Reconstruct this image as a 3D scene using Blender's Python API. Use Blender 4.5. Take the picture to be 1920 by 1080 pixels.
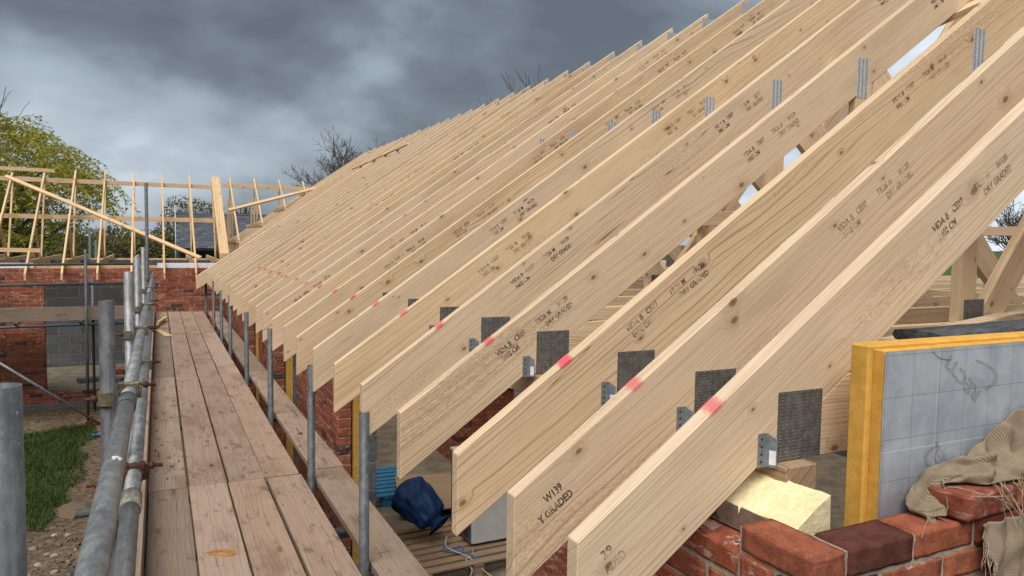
import bpy, bmesh, math, random
from mathutils import Vector, Matrix, Euler, noise as mnoise
R = math.radians
random.seed(7)
scene = bpy.context.scene
for o in list(bpy.data.objects):
    bpy.data.objects.remove(o, do_unlink=True)
COL = scene.collection

# ------------------------------------------------------------------ camera
EYE = 1.553                                   # eye height over the scaffold boards (z = 0)
VX, VY = (3780.0, 494.0), (297.0, 442.0)      # vanishing points of the two wall directions (1920 x 1080)
FPX = math.sqrt(-((VX[0]-960)*(VY[0]-960) + (VX[1]-540)*(VY[1]-540)))
ax = Vector((VX[0]-960, VX[1]-540, FPX)).normalized()
ay = Vector((VY[0]-960, VY[1]-540, FPX)).normalized()
az = ax.cross(ay).normalized()
cam_d = bpy.data.cameras.new('camera')
cam_d.sensor_width = 36.0
cam_d.lens = FPX/1920*36
cam_d.clip_start = 0.05
cam_d.clip_end = 3000
cam = bpy.data.objects.new('camera', cam_d)
COL.objects.link(cam)
W = Matrix((ax, ay, az))                      # world <- image axes (right, down, forward)
rot = Matrix(((W[0][0], -W[0][1], -W[0][2]), (W[1][0], -W[1][1], -W[1][2]), (W[2][0], -W[2][1], -W[2][2])))
cam.matrix_world = Matrix.Translation((0, 0, EYE)) @ rot.to_4x4()
scene.camera = cam

# ------------------------------------------------------------------ world, sun, exposure
SUN_EL, SUN_AZ = R(57), R(217)                # azimuth clockwise from +Y
world = bpy.data.worlds.new('World'); scene.world = world; world.use_nodes = True
wt = world.node_tree; wt.nodes.clear()
def wn(t, **k):
    n = wt.nodes.new(t)
    for a, b in k.items(): setattr(n, a, b)
    return n
def wm(op, a, b=None, c=None, clamp=False):
    n = wn('ShaderNodeMath', operation=op, use_clamp=clamp)
    for i, v in enumerate((a, b, c)):
        if v is None: continue
        if isinstance(v, (int, float)): n.inputs[i].default_value = v
        else: wt.links.new(v, n.inputs[i])
    return n.outputs[0]
SKY_K, SKY_ROT = 1.7, -12
SKY_A, SKY_B = (0.5, 0.0, 0.0), (0.0, 0.0, 1.3)
def build_world():
    L = wt.links.new
    sky = wn('ShaderNodeTexSky', sky_type='NISHITA', sun_disc=False, sun_elevation=SUN_EL, sun_rotation=SUN_AZ,
             air_density=1.0, dust_density=2.0)
    tc = wn('ShaderNodeTexCoord'); sp = wn('ShaderNodeSeparateXYZ'); vr = wn('ShaderNodeVectorRotate', rotation_type='Z_AXIS'); vr.inputs['Angle'].default_value = R(SKY_ROT); L(tc.outputs['Generated'], vr.inputs['Vector']); L(vr.outputs[0], sp.inputs[0])
    z = wm('MAXIMUM', sp.outputs[2], 0.0)
    cv = wn('ShaderNodeCombineXYZ')
    k = wm('DIVIDE', 1.0, wm('ADD', z, 0.55))       # gentle perspective of the cloud base
    L(wm('MULTIPLY', sp.outputs[0], k), cv.inputs[0]); L(wm('MULTIPLY', sp.outputs[1], k), cv.inputs[1]); L(wm('MULTIPLY', z, SKY_K), cv.inputs[2])
    def nz(scale, det, rough, dist, off):
        mp = wn('ShaderNodeMapping'); L(cv.outputs[0], mp.inputs[0]); mp.inputs['Location'].default_value = off
        n = wn('ShaderNodeTexNoise'); L(mp.outputs[0], n.inputs['Vector'])
        n.inputs['Scale'].default_value = scale; n.inputs['Detail'].default_value = det
        n.inputs['Roughness'].default_value = rough; n.inputs['Distortion'].default_value = dist
        return n.outputs[0]
    big = nz(2.1, 4, 0.5, 0.15, SKY_A)
    mid = nz(5.2, 9, 0.52, 0.2, SKY_B)
    m = wm('ADD', wm('MULTIPLY', big, 0.74), wm('MULTIPLY', mid, 0.30))
    # lighter towards the horizon, where the cloud base is seen edge-on
    hz = wm('SUBTRACT', 1.0, wm('MULTIPLY', z, 3.4, clamp=True))
    m = wm('ADD', m, wm('MULTIPLY', wm('POWER', hz, 1.6), 0.17))
    # the cloud sheet thins out beyond the ridge (the gaps under the rafters show white sky)
    br = wm('MULTIPLY', wm('SUBTRACT', sp.outputs[0], 0.68), 2.6, clamp=True)
    m = wm('ADD', m, wm('MULTIPLY', br, 0.45))
    rp = wn('ShaderNodeValToRGB'); L(m, rp.inputs[0])
    e = rp.color_ramp.elements
    e[0].position = 0.45; e[0].color = (0.044, 0.050, 0.057, 1)
    e[1].position = 0.63; e[1].color = (0.118, 0.137, 0.158, 1)
    x = e.new(0.54); x.color = (0.066, 0.077, 0.089, 1)
    x = e.new(0.75); x.color = (0.175, 0.200, 0.226, 1)
    x = e.new(1.00); x.color = (0.42, 0.45, 0.485, 1)
    bg1 = wn('ShaderNodeBackground'); L(rp.outputs[0], bg1.inputs[0]); bg1.inputs[1].default_value = 1.0
    bg2 = wn('ShaderNodeBackground'); L(sky.outputs[0], bg2.inputs[0]); bg2.inputs[1].default_value = 0.05
    mx = wn('ShaderNodeMixShader'); mx.inputs[0].default_value = 0.10
    L(bg1.outputs[0], mx.inputs[1]); L(bg2.outputs[0], mx.inputs[2])
    out = wn('ShaderNodeOutputWorld'); L(mx.outputs[0], out.inputs[0])
build_world()
sun_d = bpy.data.lights.new('sun', 'SUN'); sun_d.energy = 1.5; sun_d.angle = R(50); sun_d.color = (1.0, 0.955, 0.89)
sun = bpy.data.objects.new('sun', sun_d); COL.objects.link(sun)
sdir = Vector((math.sin(SUN_AZ)*math.cos(SUN_EL), math.cos(SUN_AZ)*math.cos(SUN_EL), math.sin(SUN_EL)))
sun.rotation_euler = sdir.to_track_quat('Z', 'Y').to_euler()
vs = scene.view_settings
vs.view_transform = 'Standard'; vs.look = 'None'; vs.exposure = 1.5; vs.gamma = 1.0; vs.use_curve_mapping = False
scene.cycles.max_bounces = 6
scene.cycles.transparent_max_bounces = 12

# ------------------------------------------------------------------ materials
class NT:
    def __init__(self, name):
        self.mat = bpy.data.materials.new(name); self.mat.use_nodes = True
        self.t = self.mat.node_tree; self.t.nodes.clear()
        self.out = self.t.nodes.new('ShaderNodeOutputMaterial')
    def n(self, t, **k):
        x = self.t.nodes.new(t)
        for a, b in k.items(): setattr(x, a, b)
        return x
    def put(self, sock, v):
        if v is None: return
        if isinstance(v, bpy.types.NodeSocket): self.t.links.new(v, sock)
        elif isinstance(v, (tuple, list)):
            dv = sock.default_value
            sock.default_value = tuple(v) + (1.0,) if len(dv) == 4 and len(v) == 3 else tuple(v)
        else: sock.default_value = v
    def m(self, op, a, b=None, c=None, clamp=False):
        x = self.n('ShaderNodeMath', operation=op, use_clamp=clamp)
        for i, v in enumerate((a, b, c)): self.put(x.inputs[i], v)
        return x.outputs[0]
    def vm(self, op, a, b=None):
        x = self.n('ShaderNodeVectorMath', operation=op)
        self.put(x.inputs[0], a); self.put(x.inputs[1], b)
        return x.outputs[0]
    def noise(self, vec, scale=5, det=3, rough=0.5, dist=0.0):
        x = self.n('ShaderNodeTexNoise'); self.put(x.inputs['Vector'], vec)
        x.inputs['Scale'].default_value = scale; x.inputs['Detail'].default_value = det
        x.inputs['Roughness'].default_value = rough; x.inputs['Distortion'].default_value = dist
        return x.outputs[0]
    def noise1(self, w, scale=1, det=2, rough=0.6):
        x = self.n('ShaderNodeTexNoise', noise_dimensions='1D'); self.put(x.inputs['W'], w)
        x.inputs['Scale'].default_value = scale; x.inputs['Detail'].default_value = det; x.inputs['Roughness'].default_value = rough
        return x.outputs[0]
    def mix(self, f, a, b, mode='MIX'):
        x = self.n('ShaderNodeMix', data_type='RGBA', blend_type=mode)
        self.put(x.inputs[0], f); self.put(x.inputs[6], a); self.put(x.inputs[7], b)
        return x.outputs[2]
    def step(self, v, lo, hi):
        x = self.n('ShaderNodeMapRange', interpolation_type='SMOOTHSTEP')
        self.put(x.inputs[0], v); self.put(x.inputs[1], lo); self.put(x.inputs[2], hi)
        return x.outputs[0]
    def ramp(self, f, stops, interp='LINEAR'):
        x = self.n('ShaderNodeValToRGB'); self.put(x.inputs[0], f); cr = x.color_ramp; cr.interpolation = interp
        while len(cr.elements) < len(stops): cr.elements.new(0.5)
        for e, (p, c) in zip(cr.elements, stops): e.position = p; e.color = tuple(c) + (1,)
        return x.outputs[0]
    def sep(self, v):
        x = self.n('ShaderNodeSeparateXYZ'); self.put(x.inputs[0], v); return x.outputs
    def comb(self, a, b, c):
        x = self.n('ShaderNodeCombineXYZ')
        for i, v in enumerate((a, b, c)): self.put(x.inputs[i], v)
        return x.outputs[0]
    def obj(self): return self.n('ShaderNodeTexCoord').outputs['Object']
    def rnd(self): return self.n('ShaderNodeObjectInfo').outputs['Random']
    def island(self): return self.n('ShaderNodeNewGeometry').outputs['Random Per Island']
    def bump(self, h, strength=0.3, dist=0.01):
        x = self.n('ShaderNodeBump'); self.put(x.inputs['Height'], h)
        x.inputs['Strength'].default_value = strength; x.inputs['Distance'].default_value = dist
        return x.outputs[0]
    def bsdf(self, col, rough=0.7, metal=0.0, normal=None, alpha=None, spec=0.35):
        x = self.n('ShaderNodeBsdfPrincipled')
        self.put(x.inputs['Base Color'], col); self.put(x.inputs['Roughness'], rough); self.put(x.inputs['Metallic'], metal)
        x.inputs['Specular IOR Level'].default_value = spec
        if normal is not None: self.put(x.inputs['Normal'], normal)
        if alpha is not None: self.put(x.inputs['Alpha'], alpha)
        self.t.links.new(x.outputs[0], self.out.inputs[0])
        return self.mat
    def shifted(self, k=(37.0, 11.0, 23.0)):
        r = self.rnd()
        return self.vm('ADD', self.obj(), self.comb(self.m('MULTIPLY', r, k[0]), self.m('MULTIPLY', r, k[1]), self.m('MULTIPLY', r, k[2]))), r

def mat_pine(name, light, dark, knot, var=0.12, line=1.0, grey=0.0):
    t = NT(name)
    p, r = t.shifted()
    x, y, z = t.sep(p)
    # knots: scattered ellipses that push the grain lines aside
    vo = t.n('ShaderNodeTexVoronoi', voronoi_dimensions='2D')
    t.put(vo.inputs['Vector'], t.comb(t.m('MULTIPLY', x, 3.3), t.m('ADD', t.m('MULTIPLY', z, 5.2), t.m('MULTIPLY', y, 3.0)), 0.0)); vo.inputs['Scale'].default_value = 1.0
    d = t.m('MULTIPLY', vo.outputs['Distance'], 0.25)
    kr = t.sep(vo.outputs['Color'])[0]
    on = t.step(kr, 0.30, 0.36)
    rad = t.m('MULTIPLY_ADD', t.m('POWER', kr, 2.0), 0.016, 0.0025)
    kn = t.m('MULTIPLY', on, t.m('SUBTRACT', 1.0, t.step(d, t.m('MULTIPLY', rad, 0.72), rad)))
    core = t.m('MULTIPLY', on, t.m('SUBTRACT', 1.0, t.step(d, 0.0, t.m('MULTIPLY', rad, 0.5))))
    halo = t.m('MULTIPLY', on, t.m('SUBTRACT', 1.0, t.step(d, rad, t.m('MULTIPLY', rad, 3.6))))
    wp = t.noise(t.vm('MULTIPLY', p, (0.75, 3.5, 4.2)), 1.0, 2, 0.45)
    wp2 = t.noise(t.vm('MULTIPLY', p, (0.22, 1.0, 1.6)), 1.0, 1, 0.4)
    v = t.m('ADD', t.m('ADD', z, t.m('MULTIPLY', y, 0.8)), t.m('ADD', t.m('MULTIPLY', wp, 0.15), t.m('MULTIPLY', wp2, 0.30)))
    v = t.m('ADD', v, t.m('MULTIPLY', halo, 0.030))
    ln = t.noise1(v, 120, 2, 0.5)
    fine = t.noise(t.vm('MULTIPLY', p, (5, 160, 190)), 1.0, 2, 0.6)
    bl = t.noise(t.vm('MULTIPLY', p, (1.2, 5, 5)), 1.0, 3, 0.55)
    # only stretches of each board show strong figure
    fig = t.step(t.noise(t.vm('MULTIPLY', p, (0.55, 2.0, 3.0)), 1.0, 2, 0.5), 0.38, 0.66)
    lm = t.m('MULTIPLY', t.step(ln, 0.50, 0.66), t.m('MULTIPLY_ADD', fig, 0.70, 0.30))
    col = t.mix(t.m('MULTIPLY', lm, line), light, dark)
    col = t.mix(t.m('MULTIPLY', t.step(fine, 0.42, 0.70), 0.36), col, dark)
    col = t.mix(t.m('MULTIPLY', t.step(bl, 0.50, 0.72), 0.22), col, tuple(c*0.72 for c in dark))
    col = t.mix(t.m('MULTIPLY', halo, 0.30), col, tuple(c*0.8 for c in dark))
    col = t.mix(t.m('MULTIPLY', kn, 0.78), col, knot)
    col = t.mix(t.m('MULTIPLY', core, 0.55), col, tuple(c*0.45 for c in knot))
    # drying splits: long hair lines along the grain
    sp_ = t.noise(t.vm('MULTIPLY', p, (0.42, 22, 22)), 1.0, 1, 0.4, 0.15)
    spm = t.m('MULTIPLY', t.m('SUBTRACT', 1.0, t.step(t.m('ABSOLUTE', t.m('SUBTRACT', sp_, 0.5)), 0.0, 0.007)), t.step(t.noise(t.vm('MULTIPLY', p, (0.8, 2.5, 2.5)), 1.0, 1, 0.5), 0.57, 0.62))
    col = t.mix(t.m('MULTIPLY', spm, 0.75), col, (0.07, 0.04, 0.022))
    # rough-sawn, slightly darker patches
    rs1 = t.step(t.noise(t.vm('MULTIPLY', p, (0.8, 3, 5)), 1.0, 2, 0.5), 0.56, 0.66); rs2 = t.noise(t.vm('MULTIPLY', p, (60, 130, 130)), 1.0, 3, 0.7)
    rs = t.m('MULTIPLY', rs1, t.step(rs2, 0.45, 0.62))
    col = t.mix(t.m('MULTIPLY', rs, 0.40), col, tuple(c*0.78 for c in dark))
    # scuffs and smudges
    sm = t.noise(t.vm('MULTIPLY', p, (3, 9, 9)), 1.0, 6, 0.72)
    col = t.mix(t.m('MULTIPLY', t.step(sm, 0.66, 0.78), 0.35), col, (0.16, 0.12, 0.085))
    val = t.m('MULTIPLY_ADD', t.noise1(t.m('MULTIPLY', r, 91.7), 1.0, 0), var*2.0, 1.0-var)
    hs = t.n('ShaderNodeHueSaturation'); t.put(hs.inputs['Color'], col); t.put(hs.inputs['Value'], val)
    t.put(hs.inputs['Saturation'], t.m('MULTIPLY_ADD', t.m('FRACT', t.m('MULTIPLY', r, 13.3)), 0.14, 0.86-grey))
    return t.bsdf(hs.outputs[0], t.m('MULTIPLY_ADD', lm, -0.1, 0.75), 0, t.bump(t.m('ADD', t.m('ADD', t.m('MULTIPLY', ln, 0.6), fine), t.m('MULTIPLY', rs, 0.8)), 0.25, 0.002), spec=0.25)

def mat_board(name):
    t = NT(name)
    p, r = t.shifted()
    x, y, z = t.sep(p)
    wp = t.noise(t.vm('MULTIPLY', p, (0.9, 5, 5)), 1.0, 2, 0.5)
    v = t.m('ADD', t.m('ADD', y, z), t.m('MULTIPLY', wp, 0.14))
    ln = t.noise1(v, 110, 3, 0.65)
    fib = t.noise(t.vm('MULTIPLY', p, (4, 130, 130)), 1.0, 3, 0.65)
    bl = t.noise(t.vm('MULTIPLY', p, (2.0, 5, 5)), 1.0, 5, 0.62)
    tint = t.ramp(t.m('FRACT', t.m('MULTIPLY', r, 13.7)), [(0.0, (0.215, 0.165, 0.128)), (0.25, (0.375, 0.258, 0.188)), (0.5, (0.28, 0.212, 0.162)), (0.75, (0.42, 0.308, 0.235)), (1.0, (0.27, 0.178, 0.128))])
    col = t.mix(t.m('MULTIPLY', t.step(ln, 0.46, 0.64), 0.45), tint, (0.145, 0.10, 0.075))
    col = t.mix(t.m('MULTIPLY', t.step(fib, 0.42, 0.75), 0.35), col, (0.44, 0.36, 0.29))
    col = t.mix(t.m('MULTIPLY', t.step(bl, 0.46, 0.70), 0.65), col, (0.20, 0.13, 0.085))
    st = t.noise(t.vm('MULTIPLY', p, (5, 14, 14)), 1.0, 5, 0.7, 0.6)
    col = t.mix(t.m('MULTIPLY', t.step(st, 0.55, 0.67), 0.62), col, (0.11, 0.08, 0.06))
    # shakes: short dark cracks along the grain
    ck = t.noise(t.vm('MULTIPLY', p, (1.6, 75, 75)), 1.0, 2, 0.5, 0.25)
    cm = t.m('MULTIPLY', t.step(ck, 0.675, 0.71), t.step(t.noise(t.vm('MULTIPLY', p, (1.0, 4, 4)), 1.0, 1, 0.5), 0.44, 0.56))
    ac = t.noise(t.vm('MULTIPLY', p, (60, 3.5, 3.5)), 1.0, 2, 0.5, 0.4)
    am = t.m('MULTIPLY', t.step(ac, 0.68, 0.73), t.step(t.noise(t.vm('MULTIPLY', p, (3, 5, 5)), 1.0, 1, 0.5), 0.50, 0.62))
    cr = t.m('MAXIMUM', cm, t.m('MULTIPLY', am, 0.7))
    col = t.mix(t.m('MULTIPLY', cr, 0.8), col, (0.05, 0.035, 0.028))
    vo = t.n('ShaderNodeTexVoronoi', voronoi_dimensions='2D'); t.put(vo.inputs['Vector'], t.comb(t.m('MULTIPLY', x, 1.6), t.m('MULTIPLY', y, 4.5), 0.0)); vo.inputs['Scale'].default_value = 1.0
    kr = t.sep(vo.outputs['Color'])[0]
    kn = t.m('MULTIPLY', t.step(kr, 0.55, 0.6), t.m('SUBTRACT', 1.0, t.step(vo.outputs['Distance'], 0.045, 0.085)))
    col = t.mix(t.m('MULTIPLY', kn, 0.6), col, (0.12, 0.07, 0.045))
    h = t.m('SUBTRACT', t.m('ADD', t.m('MULTIPLY', ln, 0.5), fib), t.m('MULTIPLY', cr, 2.0))
    return t.bsdf(col, 0.86, 0, t.bump(h, 0.45, 0.003), spec=0.2)

def mat_brick(name):
    t = NT(name)
    r0 = t.m('FRACT', t.m('ADD', t.m('MULTIPLY', t.rnd(), 7.31), t.m('MULTIPLY', t.island(), 5.17)))
    p = t.vm('ADD', t.obj(), t.comb(t.m('MULTIPLY', r0, 40.0), t.m('MULTIPLY', r0, 17.0), t.m('MULTIPLY', r0, 29.0)))
    base = t.ramp(r0, [(0.0, (0.28, 0.072, 0.040)), (0.28, (0.36, 0.112, 0.056)), (0.52, (0.25, 0.066, 0.040)), (0.74, (0.38, 0.130, 0.066)), (0.90, (0.22, 0.055, 0.040)), (0.955, (0.075, 0.045, 0.047)), (1.0, (0.10, 0.05, 0.05))])
    base = t.mix(1.0, base, t.n('ShaderNodeObjectInfo').outputs['Color'], 'MULTIPLY')
    n1 = t.noise(p, 22, 6, 0.70); n2 = t.noise(p, 190, 4, 0.7)
    col = t.mix(t.m('MULTIPLY', t.step(n1, 0.42, 0.62), 0.55), base, t.mix(1.0, base, (0.45, 0.42, 0.45), 'MULTIPLY'))
    # pale kiss marks and lime bloom, dragged along the brick
    q = t.noise(t.vm('MULTIPLY', p, (16, 16, 48)), 1.0, 5, 0.68, 0.5)
    gate = t.step(t.m('FRACT', t.m('MULTIPLY', r0, 9.7)), 0.20, 0.60)
    col = t.mix(t.m('MULTIPLY', t.m('MULTIPLY', t.step(q, 0.53, 0.62), gate), 0.72), col, (0.52, 0.40, 0.33))
    col = t.mix(t.m('MULTIPLY', t.step(n2, 0.50, 0.68), 0.45), col, (0.09, 0.03, 0.024))
    return t.bsdf(col, 0.9, 0, t.bump(t.m('ADD', n1, t.m('MULTIPLY', n2, 0.6)), 0.75, 0.006), spec=0.2)

def mat_simple(name, a, b, scale=20, det=4, rough=0.85, metal=0.0, bump=0.3, bd=0.004, stretch=(1, 1, 1), lo=0.35, hi=0.68, spec=0.3, rv=0.0, nr=0.62):
    t = NT(name); p, r = t.shifted()
    n = t.noise(t.vm('MULTIPLY', p, stretch), scale, det, nr)
    col = t.mix(t.step(n, lo, hi), a, b)
    n2 = t.noise(t.vm('MULTIPLY', p, stretch), scale*0.13, 3, 0.6)
    col = t.mix(t.m('MULTIPLY', t.step(n2, 0.5, 0.8), 0.4), col, tuple(c*0.6 for c in a))
    if rv:
        hs = t.n('ShaderNodeHueSaturation'); t.put(hs.inputs['Color'], col); t.put(hs.inputs['Value'], t.m('MULTIPLY_ADD', r, 2*rv, 1-rv)); col = hs.outputs[0]
    return t.bsdf(col, rough, metal, t.bump(n, bump, bd), spec=spec)

def mat_leaf(name, a, b, c):
    t = NT(name); r = t.island()
    col = t.mix(t.step(r, 0.1, 0.9), a, b)
    n = t.noise(t.obj(), 1.1, 2, 0.5)
    col = t.mix(t.m('MULTIPLY', t.step(n, 0.45, 0.7), 0.6), col, c)
    d = t.n('ShaderNodeBsdfDiffuse'); t.put(d.inputs[0], col)
    tr = t.n('ShaderNodeBsdfTranslucent'); t.put(tr.inputs[0], col)
    mx = t.n('ShaderNodeMixShader'); mx.inputs[0].default_value = 0.35
    t.t.links.new(d.outputs[0], mx.inputs[1]); t.t.links.new(tr.outputs[0], mx.inputs[2]); t.t.links.new(mx.outputs[0], t.out.inputs[0])
    return t.mat

def mat_ink(name, col, lo, hi, scale, rough=0.7, amax=1.0):
    t = NT(name); p, r = t.shifted()
    n = t.noise(p, scale, 4, 0.7)
    return t.bsdf(col, rough, 0, None, t.m('MULTIPLY', t.step(n, lo, hi), amax), spec=0.2)

def mat_stamp():
    t = NT('stamp_ink'); p, r = t.shifted()
    a = t.step(t.noise(p, 160, 3, 0.7), 0.34, 0.50); b_ = t.step(t.noise(p, 22, 2, 0.5), 0.34, 0.52)
    al = t.m('MULTIPLY', t.m('MULTIPLY', a, t.m('MULTIPLY_ADD', b_, 0.75, 0.25)), t.m('MULTIPLY_ADD', t.m('FRACT', t.m('MULTIPLY', r, 17.3)), 0.5, 0.42))
    return t.bsdf((0.04, 0.035, 0.035), 0.7, 0, None, al, spec=0.2)
def mat_tube(name, a, b, metal, rough, fleck):
    t = NT(name); p, r = t.shifted((9.0, 0.3, 0.7))
    n = t.noise(t.vm('MULTIPLY', p, (0.5, 1, 1)), 42, 8, 0.72); st = t.noise(t.vm('MULTIPLY', p, (1.6, 60, 60)), 1.0, 3, 0.6); bl = t.noise(p, 6, 4, 0.6)
    col = t.mix(t.step(n, 0.36, 0.66), a, b)
    col = t.mix(t.m('MULTIPLY', t.step(bl, 0.45, 0.7), 0.5), col, tuple(c*0.62 for c in a))
    col = t.mix(t.m('MULTIPLY', t.step(st, 0.56, 0.70), 0.35), col, tuple(min(1, c*1.5) for c in b))
    fl = t.m('MULTIPLY', t.step(t.noise(t.vm('MULTIPLY', p, (0.6, 1, 1)), 120, 4, 0.7), 0.63, 0.69), t.step(t.noise(p, 9, 3, 0.6), 0.46, 0.58))
    col = t.mix(t.m('MULTIPLY', fl, fleck), col, (0.50, 0.48, 0.44))
    ru = t.step(t.noise(t.vm('MULTIPLY', p, (0.4, 1, 1)), 30, 6, 0.7), 0.66, 0.76)
    col = t.mix(t.m('MULTIPLY', ru, 0.45), col, (0.075, 0.05, 0.037))
    return t.bsdf(col, t.m('MULTIPLY_ADD', n, 0.25, rough-0.1), t.m('MULTIPLY', t.m('SUBTRACT', 1.0, fl), metal), t.bump(t.m('ADD', n, fl), 0.2, 0.002), spec=0.45)
def mat_spray():
    t = NT('pink_spray_paint'); p = t.obj(); x, y, z = t.sep(p); r = t.rnd()
    n = t.noise(t.vm('ADD', p, t.comb(t.m('MULTIPLY', r, 9.0), 0.0, 0.0)), 55, 4, 0.7)
    fall = t.m('SUBTRACT', 1.0, t.step(t.m('ADD', t.m('ABSOLUTE', t.m('SUBTRACT', x, t.m('MULTIPLY', y, 0.3))), t.m('MULTIPLY', t.m('SUBTRACT', n, 0.5), 0.05)), 0.012, 0.050))
    fall = t.m('MULTIPLY', fall, t.step(z, -0.016, -0.001))
    return t.bsdf((0.86, 0.13, 0.18), 0.7, 0, None, t.m('MULTIPLY', fall, t.m('MULTIPLY_ADD', t.m('FRACT', t.m('MULTIPLY', r, 7.7)), 0.55, 0.35)), spec=0.2)
M = {}
M['pine'] = mat_pine('pine', (0.715, 0.54, 0.345), (0.45, 0.275, 0.138), (0.22, 0.105, 0.045))
M['pine_wing'] = mat_pine('pine_wing', (0.68, 0.48, 0.265), (0.47, 0.275, 0.12), (0.23, 0.10, 0.04), var=0.12)
M['pine_old'] = mat_pine('pine_old', (0.36, 0.245, 0.15), (0.22, 0.14, 0.08), (0.10, 0.05, 0.03), var=0.2)
M['board'] = mat_board('scaffold_board_wood')
M['brick'] = mat_brick('brick')
M['mortar'] = mat_simple('mortar', (0.30, 0.26, 0.195), (0.40, 0.36, 0.29), 60, 5, 0.95, bump=0.6, bd=0.006)
M['block'] = mat_simple('concrete_block', (0.085, 0.090, 0.098), (0.15, 0.155, 0.165), 45, 6, 0.95, bump=0.6, bd=0.005, rv=0.2)
M['block_light'] = mat_simple('concrete_block_light', (0.15, 0.155, 0.165), (0.24, 0.25, 0.26), 45, 6, 0.95, bump=0.6, bd=0.005, rv=0.2)
M['galv'] = mat_tube('galvanised_tube', (0.17, 0.18, 0.185), (0.31, 0.322, 0.326), 0.45, 0.48, 0.6)
M['galv_dull'] = mat_tube('weathered_tube', (0.058, 0.066, 0.071), (0.125, 0.137, 0.144), 0.2, 0.55, 0.35)
M['paint_tube'] = mat_tube('scuffed_dark_tube', (0.055, 0.057, 0.063), (0.12, 0.122, 0.13), 0.25, 0.6, 0.9)
M['plate'] = mat_simple('nail_plate_steel', (0.105, 0.110, 0.117), (0.185, 0.193, 0.20), 40, 4, 0.5, 0.35, 0.1, 0.001, spec=0.5)
M['plate_bright'] = mat_simple('bright_nail_plate_steel', (0.50, 0.53, 0.57), (0.68, 0.70, 0.73), 120, 4, 0.4, 0.3, 0.1, 0.001, spec=0.5)
M['clip'] = mat_simple('galvanised_clip', (0.20, 0.235, 0.27), (0.30, 0.335, 0.37), 60, 4, 0.42, 0.45, 0.1, 0.001, spec=0.5)
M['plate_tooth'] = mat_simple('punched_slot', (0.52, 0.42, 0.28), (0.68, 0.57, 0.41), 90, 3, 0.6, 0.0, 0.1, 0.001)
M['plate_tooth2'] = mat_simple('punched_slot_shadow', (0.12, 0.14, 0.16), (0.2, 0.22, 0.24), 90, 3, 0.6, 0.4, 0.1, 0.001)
M['brass'] = mat_simple('passivated_steel', (0.19, 0.165, 0.10), (0.32, 0.285, 0.19), 60, 5, 0.42, 0.6, 0.2, 0.002, spec=0.5)
M['rust'] = mat_simple('rusty_steel', (0.075, 0.030, 0.019), (0.14, 0.060, 0.036), 90, 6, 0.85, 0.2, 0.5, 0.002)
M['worn_sleeve'] = mat_simple('worn_sleeve', (0.20, 0.19, 0.155), (0.36, 0.34, 0.28), 60, 7, 0.7, 0.1, 0.3, 0.002, stretch=(1, 0.4, 1))
M['ink'] = mat_stamp()
M['pink'] = mat_spray()
M['print'] = mat_ink('foil_print', (0.02, 0.02, 0.022), 0.1, 0.3, 300)
M['foam'] = mat_simple('orange_foam_edge', (0.60, 0.32, 0.055), (0.70, 0.40, 0.085), 30, 6, 0.75, 0, 0.35, 0.004)
M['foam_pale'] = mat_simple('cut_foam', (0.74, 0.63, 0.35), (0.84, 0.75, 0.48), 55, 7, 0.95, 0, 0.7, 0.006)
M['foam_dull'] = mat_simple('cavity_foam', (0.52, 0.29, 0.055), (0.62, 0.37, 0.09), 30, 5, 0.85, 0, 0.3, 0.004)
M['foil_brown'] = mat_simple('creased_foil', (0.30, 0.25, 0.22), (0.42, 0.36, 0.32), 30, 6, 0.38, 0.7, 0.5, 0.004)
M['white_foam'] = mat_simple('pale_foil_strip', (0.66, 0.69, 0.75), (0.80, 0.82, 0.87), 30, 4, 0.6, 0, 0.2, 0.003)
M['concrete'] = mat_simple('concrete_floor', (0.14, 0.115, 0.085), (0.25, 0.21, 0.155), 5, 7, 0.9, 0, 0.3, 0.01, nr=0.68)
M['felt'] = mat_simple('black_felt', (0.045, 0.05, 0.058), (0.10, 0.108, 0.12), 55, 6, 0.9, 0, 0.7, 0.006, stretch=(0.4, 1, 1))
M['black'] = mat_simple('black_membrane', (0.012, 0.012, 0.013), (0.03, 0.03, 0.032), 40, 4, 0.6, 0, 0.2, 0.003)
M['blue_bag'] = mat_simple('blue_plastic', (0.006, 0.028, 0.10), (0.012, 0.05, 0.16), 9, 4, 0.6, 0, 0.4, 0.02, spec=0.3)
M['blue_paint'] = mat_simple('blue_pallet_paint', (0.02, 0.12, 0.24), (0.05, 0.20, 0.34), 22, 6, 0.85, 0, 0.3, 0.004)
M['white_metal'] = mat_simple('white_enamel', (0.55, 0.56, 0.55), (0.62, 0.63, 0.62), 6, 4, 0.45, 0, 0.02, 0.001)
M['grey_plastic'] = mat_simple('grey_plastic', (0.09, 0.09, 0.10), (0.14, 0.14, 0.15), 10, 4, 0.5, 0, 0.05, 0.002)
M['cable_white'] = mat_simple('white_cable', (0.50, 0.47, 0.40), (0.6, 0.57, 0.5), 20, 2, 0.6, 0, 0.0, 0.001)
M['blue_rope'] = mat_simple('blue_rope', (0.03, 0.15, 0.40), (0.08, 0.28, 0.55), 50, 4, 0.7, 0, 0.3, 0.002)
M['red_cap'] = mat_simple('red_plastic_cap', (0.22, 0.02, 0.022), (0.30, 0.03, 0.03), 20, 3, 0.5, 0, 0.0, 0.001)
M['pink_tag'] = mat_simple('pink_tag', (0.62, 0.18, 0.22), (0.70, 0.26, 0.30), 30, 3, 0.5, 0, 0.0, 0.001)
M['mud'] = mat_simple('dried_mud', (0.10, 0.07, 0.045), (0.17, 0.125, 0.085), 90, 5, 0.95, 0, 0.6, 0.005)
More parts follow.
